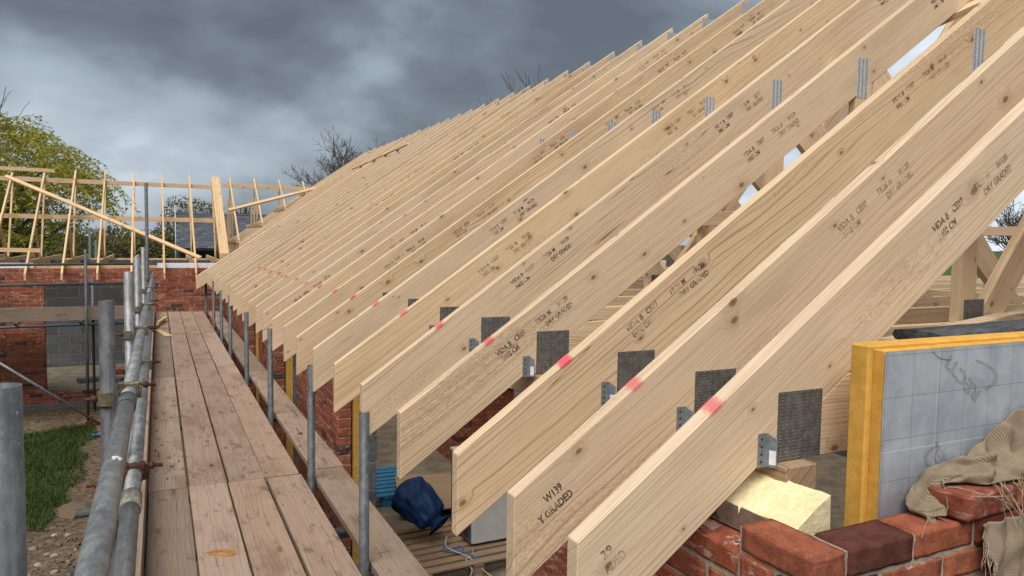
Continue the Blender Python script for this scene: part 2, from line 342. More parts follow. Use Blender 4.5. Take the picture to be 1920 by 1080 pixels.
M['stone'] = mat_simple('rubble_stone', (0.22, 0.19, 0.155), (0.40, 0.365, 0.31), 22, 5, 0.9, 0, 0.5, 0.01, rv=0.35)
M['slate'] = mat_simple('slate', (0.055, 0.062, 0.075), (0.11, 0.118, 0.135), 9, 4, 0.6, 0, 0.3, 0.01, rv=0.25)
M['dark_clad'] = mat_simple('dark_weatherboard', (0.03, 0.028, 0.027), (0.06, 0.055, 0.05), 8, 4, 0.8, 0, 0.3, 0.01)
M['bark'] = mat_simple('bark', (0.055, 0.043, 0.034), (0.11, 0.088, 0.07), 18, 5, 0.95, 0, 0.5, 0.02)
M['twig'] = mat_simple('twig', (0.075, 0.060, 0.050), (0.12, 0.098, 0.08), 12, 3, 0.95, 0, 0.0, 0.01)
M['willow_leaf'] = mat_leaf('willow_leaf', (0.30, 0.30, 0.055), (0.46, 0.42, 0.09), (0.21, 0.22, 0.045))
M['hedge_leaf'] = mat_leaf('hedge_leaf', (0.085, 0.085, 0.035), (0.15, 0.14, 0.06), (0.12, 0.085, 0.055))
M['grass_blade'] = mat_leaf('grass_blade', (0.045, 0.075, 0.020), (0.085, 0.122, 0.036), (0.042, 0.062, 0.019))
M['pale_blue'] = mat_simple('pale_blue_metal', (0.45, 0.60, 0.66), (0.55, 0.68, 0.74), 8, 3, 0.5, 0, 0.0, 0.01)
M['aerial'] = mat_simple('aerial_metal', (0.4, 0.42, 0.45), (0.5, 0.52, 0.55), 8, 3, 0.5, 0.3, 0.0, 0.01)

def mat_ground():
    t = NT('muddy_ground'); p = t.obj(); x, y, z = t.sep(p)
    n1 = t.noise(p, 1.3, 6, 0.65); n2 = t.noise(p, 14, 6, 0.68); n3 = t.noise(p, 0.25, 3, 0.5)
    mud = t.mix(t.step(n2, 0.35, 0.68), (0.075, 0.052, 0.034), (0.19, 0.142, 0.095))
    mud = t.mix(t.m('MULTIPLY', t.step(n1, 0.52, 0.70), 0.5), mud, (0.24, 0.195, 0.14))
    lawn = t.mix(t.step(n2, 0.3, 0.7), (0.030, 0.060, 0.013), (0.062, 0.100, 0.026))
    edge = t.m('MULTIPLY_ADD', n1, 0.9, -0.45)
    a = t.m('MULTIPLY', t.step(t.m('ADD', y, edge), 9.9, 10.3), t.m('SUBTRACT', 1.0, t.step(t.m('ADD', y, edge), 14.7, 15.3)))
    a = t.m('MULTIPLY', a, t.m('SUBTRACT', 1.0, t.step(t.m('ADD', x, t.m('MULTIPLY', edge, 0.7)), -1.35, -1.05)))
    far = t.step(t.m('ADD', y, t.m('MULTIPLY', n3, 3.0)), 26.0, 30.0)
    fcol = t.mix(t.step(n3, 0.35, 0.65), (0.045, 0.082, 0.018), (0.070, 0.112, 0.028))
    col = t.mix(far, t.mix(a, mud, lawn), fcol)
    return t.bsdf(col, 0.95, 0, t.bump(t.m('ADD', n2, n1), 0.7, 0.05), spec=0.15)
M['ground'] = mat_ground()

def mat_foil():
    t = NT('printed_foil'); p = t.obj(); x, y, z = t.sep(p)
    def lines(c, per, w, o):
        f = t.m('ABSOLUTE', t.m('SUBTRACT', t.m('FRACT', t.m('DIVIDE', t.m('ADD', c, o), per)), 0.5))
        return t.m('LESS_THAN', f, w/per)
    dashx = t.m('GREATER_THAN', t.m('FRACT', t.m('DIVIDE', x, 0.0075)), 0.38)
    dashz = t.m('GREATER_THAN', t.m('FRACT', t.m('DIVIDE', z, 0.0075)), 0.38)
    g = t.m('MAXIMUM', t.m('MULTIPLY', lines(z, 0.1065, 0.0007, 0.0558), dashx), t.m('MULTIPLY', lines(x, 0.104, 0.0007, 0.039), dashz))
    n = t.noise(p, 7, 6, 0.62, 0.3); n2 = t.noise(p, 34, 5, 0.66); n3 = t.noise(t.vm('MULTIPLY', p, (1, 1, 2.2)), 3.0, 4, 0.6)
    col = t.mix(t.step(n, 0.35, 0.66), (0.36, 0.40, 0.455), (0.50, 0.545, 0.60))
    col = t.mix(t.m('MULTIPLY', t.step(n2, 0.58, 0.70), 0.45), col, (0.56, 0.57, 0.57))
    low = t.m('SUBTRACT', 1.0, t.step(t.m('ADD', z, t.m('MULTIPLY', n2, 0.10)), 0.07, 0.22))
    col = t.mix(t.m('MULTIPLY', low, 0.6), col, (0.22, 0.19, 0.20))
    crx = t.m('LESS_THAN', t.m('ABSOLUTE', t.m('SUBTRACT', x, t.m('MULTIPLY_ADD', n, 0.006, 0.210))), 0.0012)
    crz = t.m('LESS_THAN', t.m('ABSOLUTE', t.m('SUBTRACT', z, t.m('MULTIPLY_ADD', n, 0.006, 0.176))), 0.0016)
    cr = t.m('MAXIMUM', crx, crz)
    col = t.mix(t.m('MULTIPLY', cr, 0.5), col, (0.75, 0.77, 0.8))
    col = t.mix(t.m('MULTIPLY', g, 0.85), col, (0.02, 0.02, 0.025))
    h = t.m('ADD', t.m('ADD', n3, t.m('MULTIPLY', n2, 0.25)), t.m('MULTIPLY', cr, 0.4))
    return t.bsdf(col, t.m('MULTIPLY_ADD', n2, 0.3, 0.32), 0.25, t.bump(h, 0.35, 0.006), spec=0.4)
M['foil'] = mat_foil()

def mat_hessian():
    t = NT('hessian_weave'); p = t.obj()
    uv = t.n('ShaderNodeTexCoord').outputs['UV']; u, v, w = t.sep(uv)
    a = t.m('SINE', t.m('MULTIPLY', u, 2*math.pi*260)); b = t.m('SINE', t.m('MULTIPLY', v, 2*math.pi*260))
    wv = t.m('MULTIPLY_ADD', t.m('MAXIMUM', a, b), 0.5, 0.5)
    n = t.noise(p, 40, 4, 0.6); n2 = t.noise(p, 6, 3, 0.5)
    col = t.mix(t.m('MULTIPLY', t.m('MULTIPLY', wv, wv), t.m('MULTIPLY_ADD', n, 0.6, 0.5), clamp=True), (0.13, 0.10, 0.068), (0.39, 0.31, 0.22))
    col = t.mix(t.m('MULTIPLY', t.step(n2, 0.5, 0.7), 0.35), col, (0.13, 0.10, 0.07))
    return t.bsdf(col, 0.95, 0, t.bump(t.m('ADD', t.m('MULTIPLY', wv, 0.4), n), 0.5, 0.003), spec=0.1)
M['hessian'] = mat_hessian()
M['jute'] = mat_simple('jute_thread', (0.26, 0.20, 0.135), (0.40, 0.33, 0.24), 60, 3, 0.95, 0, 0.0, 0.001)

# ------------------------------------------------------------------ mesh helpers
class MB:
    def __init__(self): self.v = []; self.f = []; self.mi = []; self.cur = 0; self.smooth = []
    def poly(self, pts, faces, sm=False):
        b = len(self.v); self.v += [tuple(p) for p in pts]
        for f in faces: self.f.append([b+i for i in f]); self.mi.append(self.cur); self.smooth.append(sm)
    def box(self, x0, x1, y0, y1, z0, z1):
        self.poly([(x0,y0,z0),(x1,y0,z0),(x1,y1,z0),(x0,y1,z0),(x0,y0,z1),(x1,y0,z1),(x1,y1,z1),(x0,y1,z1)],
                  [(0,3,2,1),(4,5,6,7),(0,1,5,4),(1,2,6,5),(2,3,7,6),(3,0,4,7)])
    def bar(self, p0, p1, w, d, up=(0,0,1)):
        p0, p1 = Vector(p0), Vector(p1); m = frame(p0, p1, up); L = (p1-p0).length
        c = [m @ Vector((x, y, z)) for x in (0, L) for y, z in ((-w/2,-d/2),(w/2,-d/2),(w/2,d/2),(-w/2,d/2))]
        self.poly(c, [(0,3,2,1),(4,5,6,7),(0,1,5,4),(1,2,6,5),(2,3,7,6),(3,0,4,7)])
    def tube(self, pts, r, n=8, cap=True):
        pts = [Vector(p) for p in pts]; rs = r if isinstance(r, (list, tuple)) else [r]*len(pts)
        b = len(self.v); prev = None
        for i, p in enumerate(pts):
            d = (pts[min(i+1, len(pts)-1)] - pts[max(i-1, 0)])
            if d.length < 1e-9: d = Vector((0,0,1))
            d.normalize()
            if prev is None:
                a = Vector((0,0,1)) if abs(d.z) < 0.9 else Vector((1,0,0))
                s = d.cross(a).normalized()
            else:
                s = prev - d*prev.dot(d)
                s = s.normalized() if s.length > 1e-6 else d.orthogonal().normalized()
            prev = s; t = d.cross(s)
            for k in range(n):
                an = 2*math.pi*k/n
                self.v.append(tuple(p + (s*math.cos(an) + t*math.sin(an))*rs[i]))
        for i in range(len(pts)-1):
            for k in range(n):
                k2 = (k+1) % n
                self.f.append([b+i*n+k, b+i*n+k2, b+(i+1)*n+k2, b+(i+1)*n+k]); self.mi.append(self.cur); self.smooth.append(True)
        if cap and n > 2:
            self.f.append([b+k for k in reversed(range(n))]); self.mi.append(self.cur); self.smooth.append(False)
            e = b+(len(pts)-1)*n
            self.f.append([e+k for k in range(n)]); self.mi.append(self.cur); self.smooth.append(False)
    def pipe(self, p0, p1, ro, ri, n=20):
        # an open-ended tube with wall thickness
        p0, p1 = Vector(p0), Vector(p1); m = frame(p0, p1, (0.3, 0.2, 1)); L = (p1-p0).length
        b = len(self.v)
        for x, r in ((0, ro), (L, ro), (L, ri), (0, ri)):
            for k in range(n):
                a = 2*math.pi*k/n; self.v.append(tuple(m @ Vector((x, r*math.cos(a), r*math.sin(a)))))
        for j in range(4):
            j2 = (j+1) % 4
            for k in range(n):
                k2 = (k+1) % n
                self.f.append([b+j*n+k, b+j*n+k2, b+j2*n+k2, b+j2*n+k]); self.mi.append(self.cur); self.smooth.append(j in (0, 2))
    def mesh(self, name, mats, bevel=0.0, autosmooth=False):
        me = bpy.data.meshes.new(name); me.from_pydata(self.v, [], self.f)
        for m in (mats if isinstance(mats, (list, tuple)) else [mats]): me.materials.append(m)
        me.polygons.foreach_set('material_index', self.mi); me.polygons.foreach_set('use_smooth', self.smooth)
        me.update()
        bm = bmesh.new(); bm.from_mesh(me)
        if bevel:
            bmesh.ops.bevel(bm, geom=list(bm.edges), offset=bevel, segments=1, affect='EDGES', clamp_overlap=True)
        if len(bm.faces) < 4000: bmesh.ops.recalc_face_normals(bm, faces=bm.faces)
        bm.to_mesh(me); bm.free()
        return me

def frame(p0, p1, up=(0,0,1)):
    x = (Vector(p1)-Vector(p0)).normalized(); u = Vector(up)
    if abs(x.dot(u.normalized())) > 0.999: u = Vector((0,1,0)) if abs(x.y) < 0.9 else Vector((1,0,0))
    y = u.cross(x).normalized(); z = x.cross(y)
    return Matrix(((x.x,y.x,z.x,p0[0]),(x.y,y.y,z.y,p0[1]),(x.z,y.z,z.z,p0[2]),(0,0,0,1)))

def link(name, me, parent=None, mw=None, loc=None):
    o = bpy.data.objects.new(name, me); COL.objects.link(o)
    if parent is not None: o.parent = parent
    if mw is not None: o.matrix_local = mw
    elif loc is not None: o.location = loc
    return o
def tag(o, label, cat, group=None):
    o['label'] = label; o['category'] = cat
    if group: o['group'] = group
    return o
def thing(name, label, cat, loc=(0,0,0), group=None, rz=0):
    o = bpy.data.objects.new(name, None); COL.objects.link(o); o.location = loc; o.rotation_euler = (0,0,rz)
    o.empty_display_size = 0.1
    return tag(o, label, cat, group)
def struct(name, me, loc=None):
    o = link(name, me, None, None, loc); o['kind'] = 'structure'; return o

CACHE = {}
def timber_mesh(L, w, d, mat, bevel=0.002):
    k = ('t', round(L, 3), w, d, mat)
    if k not in CACHE:
        b = MB(); b.box(0, L, -w/2, w/2, -d/2, d/2); CACHE[k] = b.mesh('timber', M[mat], bevel)
    return CACHE[k]
def timber(name, p0, p1, w, d, mat='pine', up=(0,0,1), parent=None):
    L = (Vector(p1)-Vector(p0)).length
    return link(name, timber_mesh(L, w, d, mat), parent, frame(p0, p1, up))
def prism_mesh(key, poly, t, mat, bevel=0.002):
    # polygon in (x, z), extruded t in y
    if key in CACHE: return CACHE[key]
    n = len(poly); b = MB()
    b.poly([(x, -t/2, z) for x, z in poly] + [(x, t/2, z) for x, z in poly],
           [tuple(range(n)), tuple(reversed(range(n, 2*n)))] + [(i, n+i, n+(i+1) % n, (i+1) % n) for i in range(n)])
    CACHE[key] = b.mesh('timber', M[mat], bevel); return CACHE[key]
def prism_between(name, key, poly, o0, o1, t, mat, parent, yoff=0.0):
    """poly given in parent (x, z); the local x axis is laid along o0 -> o1 so the grain follows the piece"""
    a = math.atan2(o1[1]-o0[1], o1[0]-o0[0]); c, s = math.cos(a), math.sin(a)
    loc = [((x-o0[0])*c+(z-o0[1])*s, -(x-o0[0])*s+(z-o0[1])*c) for x, z in poly]
    me = prism_mesh(key, loc, t, mat)
    return link(name, me, parent, Matrix.Translation((o0[0], yoff, o0[1])) @ Matrix.Rotation(-a, 4, 'Y'))

ORD = 'first second third fourth fifth sixth seventh eighth ninth tenth eleventh twelfth thirteenth fourteenth fifteenth sixteenth seventeenth eighteenth nineteenth twentieth'.split()
TENS = {2: 'twenty', 3: 'thirty', 4: 'forty'}
def nth(i):          # 1-based
    if i <= 20: return ORD[i-1]
    if i % 10 == 0: return {30: 'thirtieth', 40: 'fortieth'}[i]
    return TENS[i//10] + '-' + ORD[i % 10 - 1]

def text_mesh(name, lines, mat, size=0.03, outline=0.0):
    """lines: (string, x, y, target width) -> one flat mesh in the x-z plane facing -y"""
    V, F = [], []
    for s, x, y, wd in lines:
        cu = bpy.data.curves.new('lettering', 'FONT'); cu.body = s; cu.size = size; cu.resolution_u = 2
        if not outline: cu.offset = 0.0009
        if outline: cu.fill_mode = 'NONE'; cu.bevel_depth = outline; cu.bevel_resolution = 0
        ob = bpy.data.objects.new('lettering', cu); COL.objects.link(ob)
        bpy.context.view_layer.update()
        me = bpy.data.meshes.new_from_object(ob.evaluated_get(bpy.context.evaluated_depsgraph_get()))
        bpy.data.objects.remove(ob, do_unlink=True)
        xs = [v.co.x for v in me.vertices]; k = wd/max(max(xs)-min(xs), 1e-6) if wd else 1.0; x0 = min(xs) if xs else 0
        b = len(V)
        V += [((v.co.x-x0)*k+x, -v.co.z, v.co.y+y) for v in me.vertices]
        F += [[b+i for i in p.vertices] for p in me.polygons]
        bpy.data.meshes.remove(me)
    me = bpy.data.meshes.new(name); me.from_pydata(V, [], F); me.materials.append(M[mat]); me.update()
    return me

# ------------------------------------------------------------------ the setting: ground and floor slabs
def build_ground():
    b = MB()
    xs = [-900, -60, -20, -8] + [-8+0.5*i for i in range(1, 20)] + [3, 12, 60, 900]
    ys = [-300, -20, 0] + [0.5*i for i in range(1, 36)] + [20, 26, 40, 80, 300, 1600]
    idx = {}
    for j, y in enumerate(ys):
        for i, x in enumerate(xs):
            h = -1.9
            if -8 < x < 1 and 0 < y < 16.4: h += 0.09*(mnoise.noise((x*0.9, y*0.9, 0)))
            idx[i, j] = len(b.v); b.v.append((x, y, h))
    for j in range(len(ys)-1):
        for i in range(len(xs)-1):
            b.f.append([idx[i,j], idx[i+1,j], idx[i+1,j+1], idx[i,j+1]]); b.mi.append(0); b.smooth.append(True)
    struct('ground', b.mesh('ground', M['ground']))
    b = MB(); b.box(1.56, 9.2, 1.3, 21.6, -1.75, -1.6); struct('concrete_floor', b.mesh('floor', M['concrete']))
    b = MB(); b.box(-8, 1.2, 17.0, 22.4, -1.75, -1.604); struct('concrete_floor', b.mesh('floor', M['concrete']))
build_ground()

# ------------------------------------------------------------------ walls of separate bricks and blocks
BL, BW, BH, J = 0.215, 0.1025, 0.065, 0.010
def brick_mesh(L, var, fine=False):
    k = ('brick', round(L, 3), var, fine)
    if k in CACHE: return CACHE[k]
    bm = bmesh.new(); bmesh.ops.create_cube(bm, size=1.0)
    for v in bm.verts: v.co = Vector((v.co.x*L, v.co.y*BW, v.co.z*BH))
    if fine:
        bmesh.ops.bevel(bm, geom=list(bm.edges), offset=0.0035, segments=2, affect='EDGES')
        bmesh.ops.subdivide_edges(bm, edges=[e for e in bm.edges if e.calc_length() > 0.02], cuts=8, use_grid_fill=True)
        for v in bm.verts:
            q = v.co*28 + Vector((var*9.1, 0, 0))
            v.co += Vector((mnoise.noise(q), mnoise.noise(q+Vector((5, 0, 0))), mnoise.noise(q+Vector((0, 5, 0)))))*0.0026 + Vector((mnoise.noise(q*3.3), mnoise.noise(q*3.3+Vector((5, 0, 0))), mnoise.noise(q*3.3+Vector((0, 5, 0)))*0.6))*0.0014
        for f in bm.faces: f.smooth = True
    else:
        rr = random.Random(var*31+int(L*1000))
        bmesh.ops.bevel(bm, geom=list(bm.edges), offset=0.003, segments=1, affect='EDGES')
        for v in bm.verts: v.co += Vector((rr.uniform(-1, 1), rr.uniform(-1, 1), rr.uniform(-1, 1)))*0.0016
    me = bpy.data.meshes.new('brick'); bm.to_mesh(me); bm.free(); me.materials.append(M['brick'])
    CACHE[k] = me; return me

def leaf_bricks(a0, a1, z0, z1, hole=None, shift=0):
    """stretcher bond along one axis: list of (centre, z centre, length)"""
    out = []; n = int(round((z1-z0)/(BH+J)))
    spans0 = [(a0, a1)]
    for c in range(n):
        zc = z1 - J*0 - BH/2 - c*(BH+J)
        spans = spans0
        if hole and hole[2] < zc < hole[3]: spans = [(a0, hole[0]), (hole[1], a1)]
        for s0, s1 in spans:
            if s1-s0 < 0.05: continue
            p = s0 - (0.1125 if (c+shift) % 2 else 0.0)
            while p < s1-0.02:
                q0, q1 = max(p, s0), min(p+BL, s1)
                if q1-q0 > 0.03: out.append(((q0+q1)/2, zc, q1-q0))
                p += BL+J
    return out

def brick_leaf(parent, axis, bricks, fixed, origin, keep, fine=0.0, tint=None):
    """fixed: coordinate of the leaf's centre plane; the `keep` bricks nearest the eye become parts, the rest one part"""
    O = Vector(origin); eye = Vector((0, 0, EYE)); items = []
    for a, z, L in bricks:
        c = Vector((a, fixed, z)) if axis == 'x' else Vector((fixed, a, z))
        items.append(((c-eye).length, c, L))
    items.sort(key=lambda k: k[0])
    rr = random.Random(len(items))
    rest = MB()
    for i, (d, c, L) in enumerate(items):
        jit = Vector((rr.uniform(-1, 1), rr.uniform(-1, 1), rr.uniform(-1, 1)))*0.0025
        rz = (0 if axis == 'x' else math.pi/2) + rr.uniform(-1, 1)*0.008 + (math.pi if rr.random() < 0.5 else 0)
        if i < keep:
            o = link('brick', brick_mesh(L, rr.randrange(4), d < fine), parent, Matrix.Translation(c-O+jit) @ Matrix.Rotation(rz, 4, 'Z'))
            if tint and tint(c): o.color = tint(c)
        else:
            q = c-O+jit; hx, hy = (L/2, BW/2) if axis == 'x' else (BW/2, L/2)
            rest.box(q.x-hx, q.x+hx, q.y-hy, q.y+hy, q.z-BH/2, q.z+BH/2)
    if rest.v:
        o = link('bricks', rest.mesh('bricks', M['brick'], 0), parent); o['kind'] = 'stuff'

def mortar(parent, boxes, origin):
    b = MB()
    for (x0, x1, y0, y1, z0, z1) in boxes:
        b.box(x0-origin[0], x1-origin[0], y0-origin[1], y1-origin[1], z0-origin[2], z1-origin[2])
    link('mortar', b.mesh('mortar', M['mortar']), parent)

X0, X1 = 1.25, 1.3525                 # outer leaf of the eaves wall
GY0, GY1 = 1.08, 1.1825               # outer leaf of the near gable
EZ, GZ = 0.81, 0.885                  # tops of the two
GROUND = -1.9
IN = 0.006                            # joints recessed

def near_corner():
    o = (1.25, 1.08, GROUND)
    t = thing('brick_wall', 'red brick corner at the near gable under the hessian and the foil board', 'wall', o)
    E = leaf_bricks(GY0, 2.35, GROUND+0.01, EZ)
    E2 = []
    for a, z, L in E:        # toothed corner: every other course starts behind the gable stretcher
        c = round((EZ-BH/2-z)/(BH+J))
        if c % 2 == 0:
            if a-L/2 < GY1+J:
                q0 = GY1+J; q1 = a+L/2
                if q1-q0 < 0.03: continue
                a, L = (q0+q1)/2, q1-q0
        E2.append((a, z, L))
    E2.append((GY0+BL/2, GZ-BH/2, BL))
    brick_leaf(t, 'y', E2, (X0+X1)/2, o, 60, fine=2.3)
    G = []
    n = int((GZ-GROUND)/(BH+J))
    for c in range(n):
        z = GZ-BH/2-c*(BH+J); p = (X1+J) if c % 2 == 0 else X0
        while p < 3.3:
            G.append((p+BL/2, z, BL)); p += BL+J
    brick_leaf(t, 'x', G, (GY0+GY1)/2, o, 60, fine=2.6, tint=lambda c: (0.42, 0.50, 0.62, 1) if c.z > GZ-0.05 and c.x < 1.55 else None)
    mortar(t, [(X0+IN, X1-0.004, GY0+IN, 2.35-0.004, GROUND, EZ-0.006), (X0+IN, X1-0.004, GY0+IN, GY0+BL+0.008, EZ-0.006, GZ-0.012), (X1-0.004, 3.3, GY0+IN, GY1-0.004, GROUND, GZ-0.007)], o)
near_corner()

def pier(y0, y1, label, keep):
    o = (1.25, y0, GROUND)
    t = thing('brick_wall', label, 'wall', o)
    brick_leaf(t, 'y', leaf_bricks(y0, y1, GROUND+0.01, EZ), (X0+X1)/2, o, keep)
    mortar(t, [(X0+IN, X1-0.004, y0+IN, y1-IN, GROUND, EZ-0.006)], o)
    # cavity board with its black membrane, then the block inner leaf
    f = MB(); f.box(1.362, 1.452, y0+0.01, y1-0.01, -1.7, 0.78)
    tag(link('cavity_insulation', f.mesh('insulation', M['foam_dull'], 0.002)), 'yellow foam board behind the ' + label, 'insulation', 'cavity insulation boards')
    f = MB(); f.box(1.354, 1.3605, y0+0.002, y0+0.3, -1.7, 0.79)
    tag(link('damp_membrane', f.mesh('membrane', M['black'])), 'black membrane strip behind the ' + label, 'membrane', 'damp membranes')
    blocks(1.456, 1.556, y0, y1, -1.6, 0.88, 'y', 'grey block inner leaf behind the ' + label)

def blocks(u0, u1, a0, a1, z0, z1, axis, label, mat='block', core=True):
    """concrete block leaf: axis along which it runs; u = thickness range"""
    o = (u0, a0, z0) if axis == 'y' else (a0, u0, z0)
    t = thing('block_wall', label, 'wall', o)
    n = int(math.ceil((z1-z0)/0.225)); rr = random.Random(int(a0*100))
    for c in range(n):
        zt = z1-c*0.225; zb = max(zt-0.215, z0)
        p = a0-(0.225 if c % 2 else 0)
        while p < a1-0.02:
            q0, q1 = max(p, a0), min(p+0.44, a1)
            if q1-q0 > 0.04 and zt-zb > 0.05:
                k = ('block', round(q1-q0, 2), round(zt-zb, 2), round(u1-u0, 3), mat)
                if k not in CACHE:
                    b = MB(); b.box(-(q1-q0)/2, (q1-q0)/2, -(u1-u0)/2, (u1-u0)/2, -(zt-zb)/2, (zt-zb)/2); CACHE[k] = b.mesh('block', M[mat], 0.005)
                c3 = Vector(((u0+u1)/2, (q0+q1)/2, (zt+zb)/2)) if axis == 'y' else Vector(((q0+q1)/2, (u0+u1)/2, (zt+zb)/2))
                c3 += Vector((rr.uniform(-1, 1)*0.002, rr.uniform(-1, 1)*0.002, 0))
                link('block', CACHE[k], t, Matrix.Translation(c3-Vector(o)) @ Matrix.Rotation(math.pi/2 if axis == 'y' else 0, 4, 'Z'))
            p += 0.45
    if core:
        if axis == 'y': mortar(t, [(u0+0.008, u1-0.008, a0+0.008, a1-0.008, z0, z1-0.01)], o)
        else: mortar(t, [(a0+0.008, a1-0.008, u0+0.008, u1-0.008, z0, z1-0.01)], o)

pier(5.66, 7.6, 'brick pier beside the pallet opening', 150)
pier(9.05, 10.75, 'second brick pier from the pallet opening', 120)
pier(12.1, 16.79, 'long brick wall at the far end of the walkway', 150)
blocks(1.456, 1.556, 1.30, 2.35, -1.6, 0.88, 'y', 'short block leaf at the near corner under the heel plate')
blocks(9.24, 9.34, 1.3, 21.6, -1.6, 0.86, 'y', 'long grey block wall on the far side of the main roof')
blocks(21.5, 21.6, 1.6, 9.2, -1.6, 0.86, 'x', 'block gable wall closing the far end of the main roof', core=False)

# timber wall plates the trusses sit on
for yy0, yy1, lb in ((1.345, 5.0, 'timber wall plate at the near heel plates'), (5.01, 9.6, 'timber wall plate above the brick pier by the pallet opening'), (9.61, 16.7, 'timber wall plate along the far half of the eaves')):
    tag(timber('wall_plate', (1.50, yy0, 0.931), (1.50, yy1, 0.931), 0.11, 0.096, 'pine_old'), lb, 'wall plate', 'wall plates')

# wing across the end of the walkway
def wing_walls():
    o = (-4.0, 16.8, GROUND)
    t = thing('brick_wall', 'red brick front wall of the far wing with a wide opening', 'wall', o)
    brick_leaf(t, 'x', leaf_bricks(-4.0, 1.245, GROUND+0.01, 0.88, hole=(-2.03, -0.45, -1.62, 0.60)), 16.8+BW/2, o, 300)
    y0, y1 = 16.8+IN, 16.8+BW-0.004
    mortar(t, [(-4.0, -2.03-IN, y0, y1, GROUND, 0.872), (-0.45+IN, 1.24, y0, y1, GROUND, 0.872), (-2.03-IN, -0.45+IN, y0, y1, GROUND, -1.625), (-2.03-IN, -0.45+IN, y0, y1, 0.60, 0.872)], o)
    s = MB(); s.box(-2.03-1.2+0.0, -0.45+0.3, 16.83, 16.93, 0.594, 0.5985)
    s = MB(); s.box(-4.1, 1.2, 16.775, 16.8, -2.0, -1.80)
    tag(link('plinth', s.mesh('plinth', M['block'], 0.004)), 'grey plinth strip at the foot of the far wing wall', 'plinth')
    blocks(17.0, 17.1, -4.0, -2.15, -1.6, 0.86, 'x', 'block inner leaf left of the opening in the far wing')
    blocks(17.0, 17.1, -0.33, 1.2, -1.6, 0.86, 'x', 'block inner leaf right of the opening in the far wing')
    blocks(20.2, 20.3, -4.2, 1.2, -1.6, 0.95, 'x', 'grey block wall seen through the opening in the far wing', 'block')
    blocks(22.35, 22.45, -4.2, 1.2, -1.6, 0.86, 'x', 'block wall at the back of the far wing', core=False)
    for x0, x1, lb in ((-0.03, 1.22, 'pale foil strip on the far wing wall beside the stacked rafter ends'), (-3.6, -2.20, 'pale foil strip on the far wing wall at the left edge')):
        b = MB(); b.box(x0, x1, 16.83, 16.90, 0.884, 0.985)
        tag(link('insulation_strip', b.mesh('strip', M['white_foam'], 0.003)), lb, 'insulation', 'pale insulation strips')
    tag(timber('wall_plate', (-4.0, 17.05, 0.895), (1.2, 17.05, 0.895), 0.10, 0.07, 'pine_wing'), 'timber wall plate on the far wing wall', 'wall plate', 'wall plates')
    tag(timber('wall_plate', (-4.0, 22.4, 0.895), (1.2, 22.4, 0.895), 0.10, 0.07, 'pine_wing'), 'timber wall plate on the back wall of the far wing', 'wall plate', 'wall plates')
wing_walls()

# ------------------------------------------------------------------ main roof trusses
SL = 0.70; TX, TZ = 0.853, 0.865; RX = 5.40
DV = 0.220*math.sqrt(1+SL*SL)          # plumb depth of a rafter
RZ = TZ+SL*(RX-TX)
TK = 0.047
CZ0, CZ1 = 0.981, 1.201                # bottom chord
def top(x): return TZ+SL*(x-TX)
def bot(x): return top(x)-DV
def xbot(z): return TX+(z+DV-TZ)/SL

def plate_mesh(key, w, h, m1, m2):
    if key in CACHE: return CACHE[key]
    b = MB(); b.box(-w/2, w/2, -0.0012, 0.0, -h/2, h/2); b.cur = 1
    nx = max(2, int(w/0.0215)); nzr = int(h/0.0092)
    for i in range(nx):
        for j in range(nzr):
            x = -w/2 + (i+0.5)*w/nx + (0.0012 if j % 2 else -0.0012); z = -h/2 + (j+0.5)*h/nzr
            hw, hh = 0.0052, 0.0016
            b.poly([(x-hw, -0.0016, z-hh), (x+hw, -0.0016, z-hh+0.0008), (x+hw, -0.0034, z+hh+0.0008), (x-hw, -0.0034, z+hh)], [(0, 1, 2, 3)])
    CACHE[key] = b.mesh('nail_plate', [M[m1], M[m2]]); return CACHE[key]

def clip_mesh():
    if 'clip' in CACHE: return CACHE['clip']
    b = MB()
    b.box(-0.016, 0.016, -0.0015, 0.0, -0.035, 0.055)                       # flange on the timber
    b.poly([(0.016, -0.0015, -0.035), (0.030, -0.022, -0.035), (0.030, -0.022, 0.040), (0.016, -0.0015, 0.055), (0.0145, 0, -0.035), (0.0285, -0.0205, -0.035), (0.0285, -0.0205, 0.040), (0.0145, 0, 0.055)],
           [(0, 1, 2, 3), (4, 7, 6, 5), (0, 4, 5, 1), (1, 5, 6, 2), (2, 6, 7, 3), (3, 7, 4, 0)])
    b.cur = 1
    for z in (-0.02, 0.0, 0.02, 0.04):
        b.tube([(-0.004, -0.0014, z), (-0.004, -0.0024, z)], 0.0032, 8)
    b.cur = 2
    b.poly([(0.0185, -0.0065, -0.028), (0.028, -0.0205, -0.028), (0.028, -0.0205, 0.010), (0.0185, -0.0065, 0.010)], [(0, 1, 2, 3)])
    CACHE['clip'] = b.mesh('truss_clip', [M['clip'], M['black'], M['white_foam']]); return CACHE['clip']

def spray_mesh():
    if 'spray' in CACHE: return CACHE['spray']
    b = MB(); h = TK/2
    b.poly([(-0.07, -h-0.0009, 0.0009), (0.07, -h-0.0009, 0.0009), (0.07, h, 0.0009), (-0.07, h, 0.0009), (-0.07, -h-0.0009, -0.03), (0.07, -h-0.0009, -0.03)],
           [(0, 1, 2, 3), (4, 5, 1, 0)])
    CACHE['spray'] = b.mesh('paint_mark', M['pink']); return CACHE['spray']

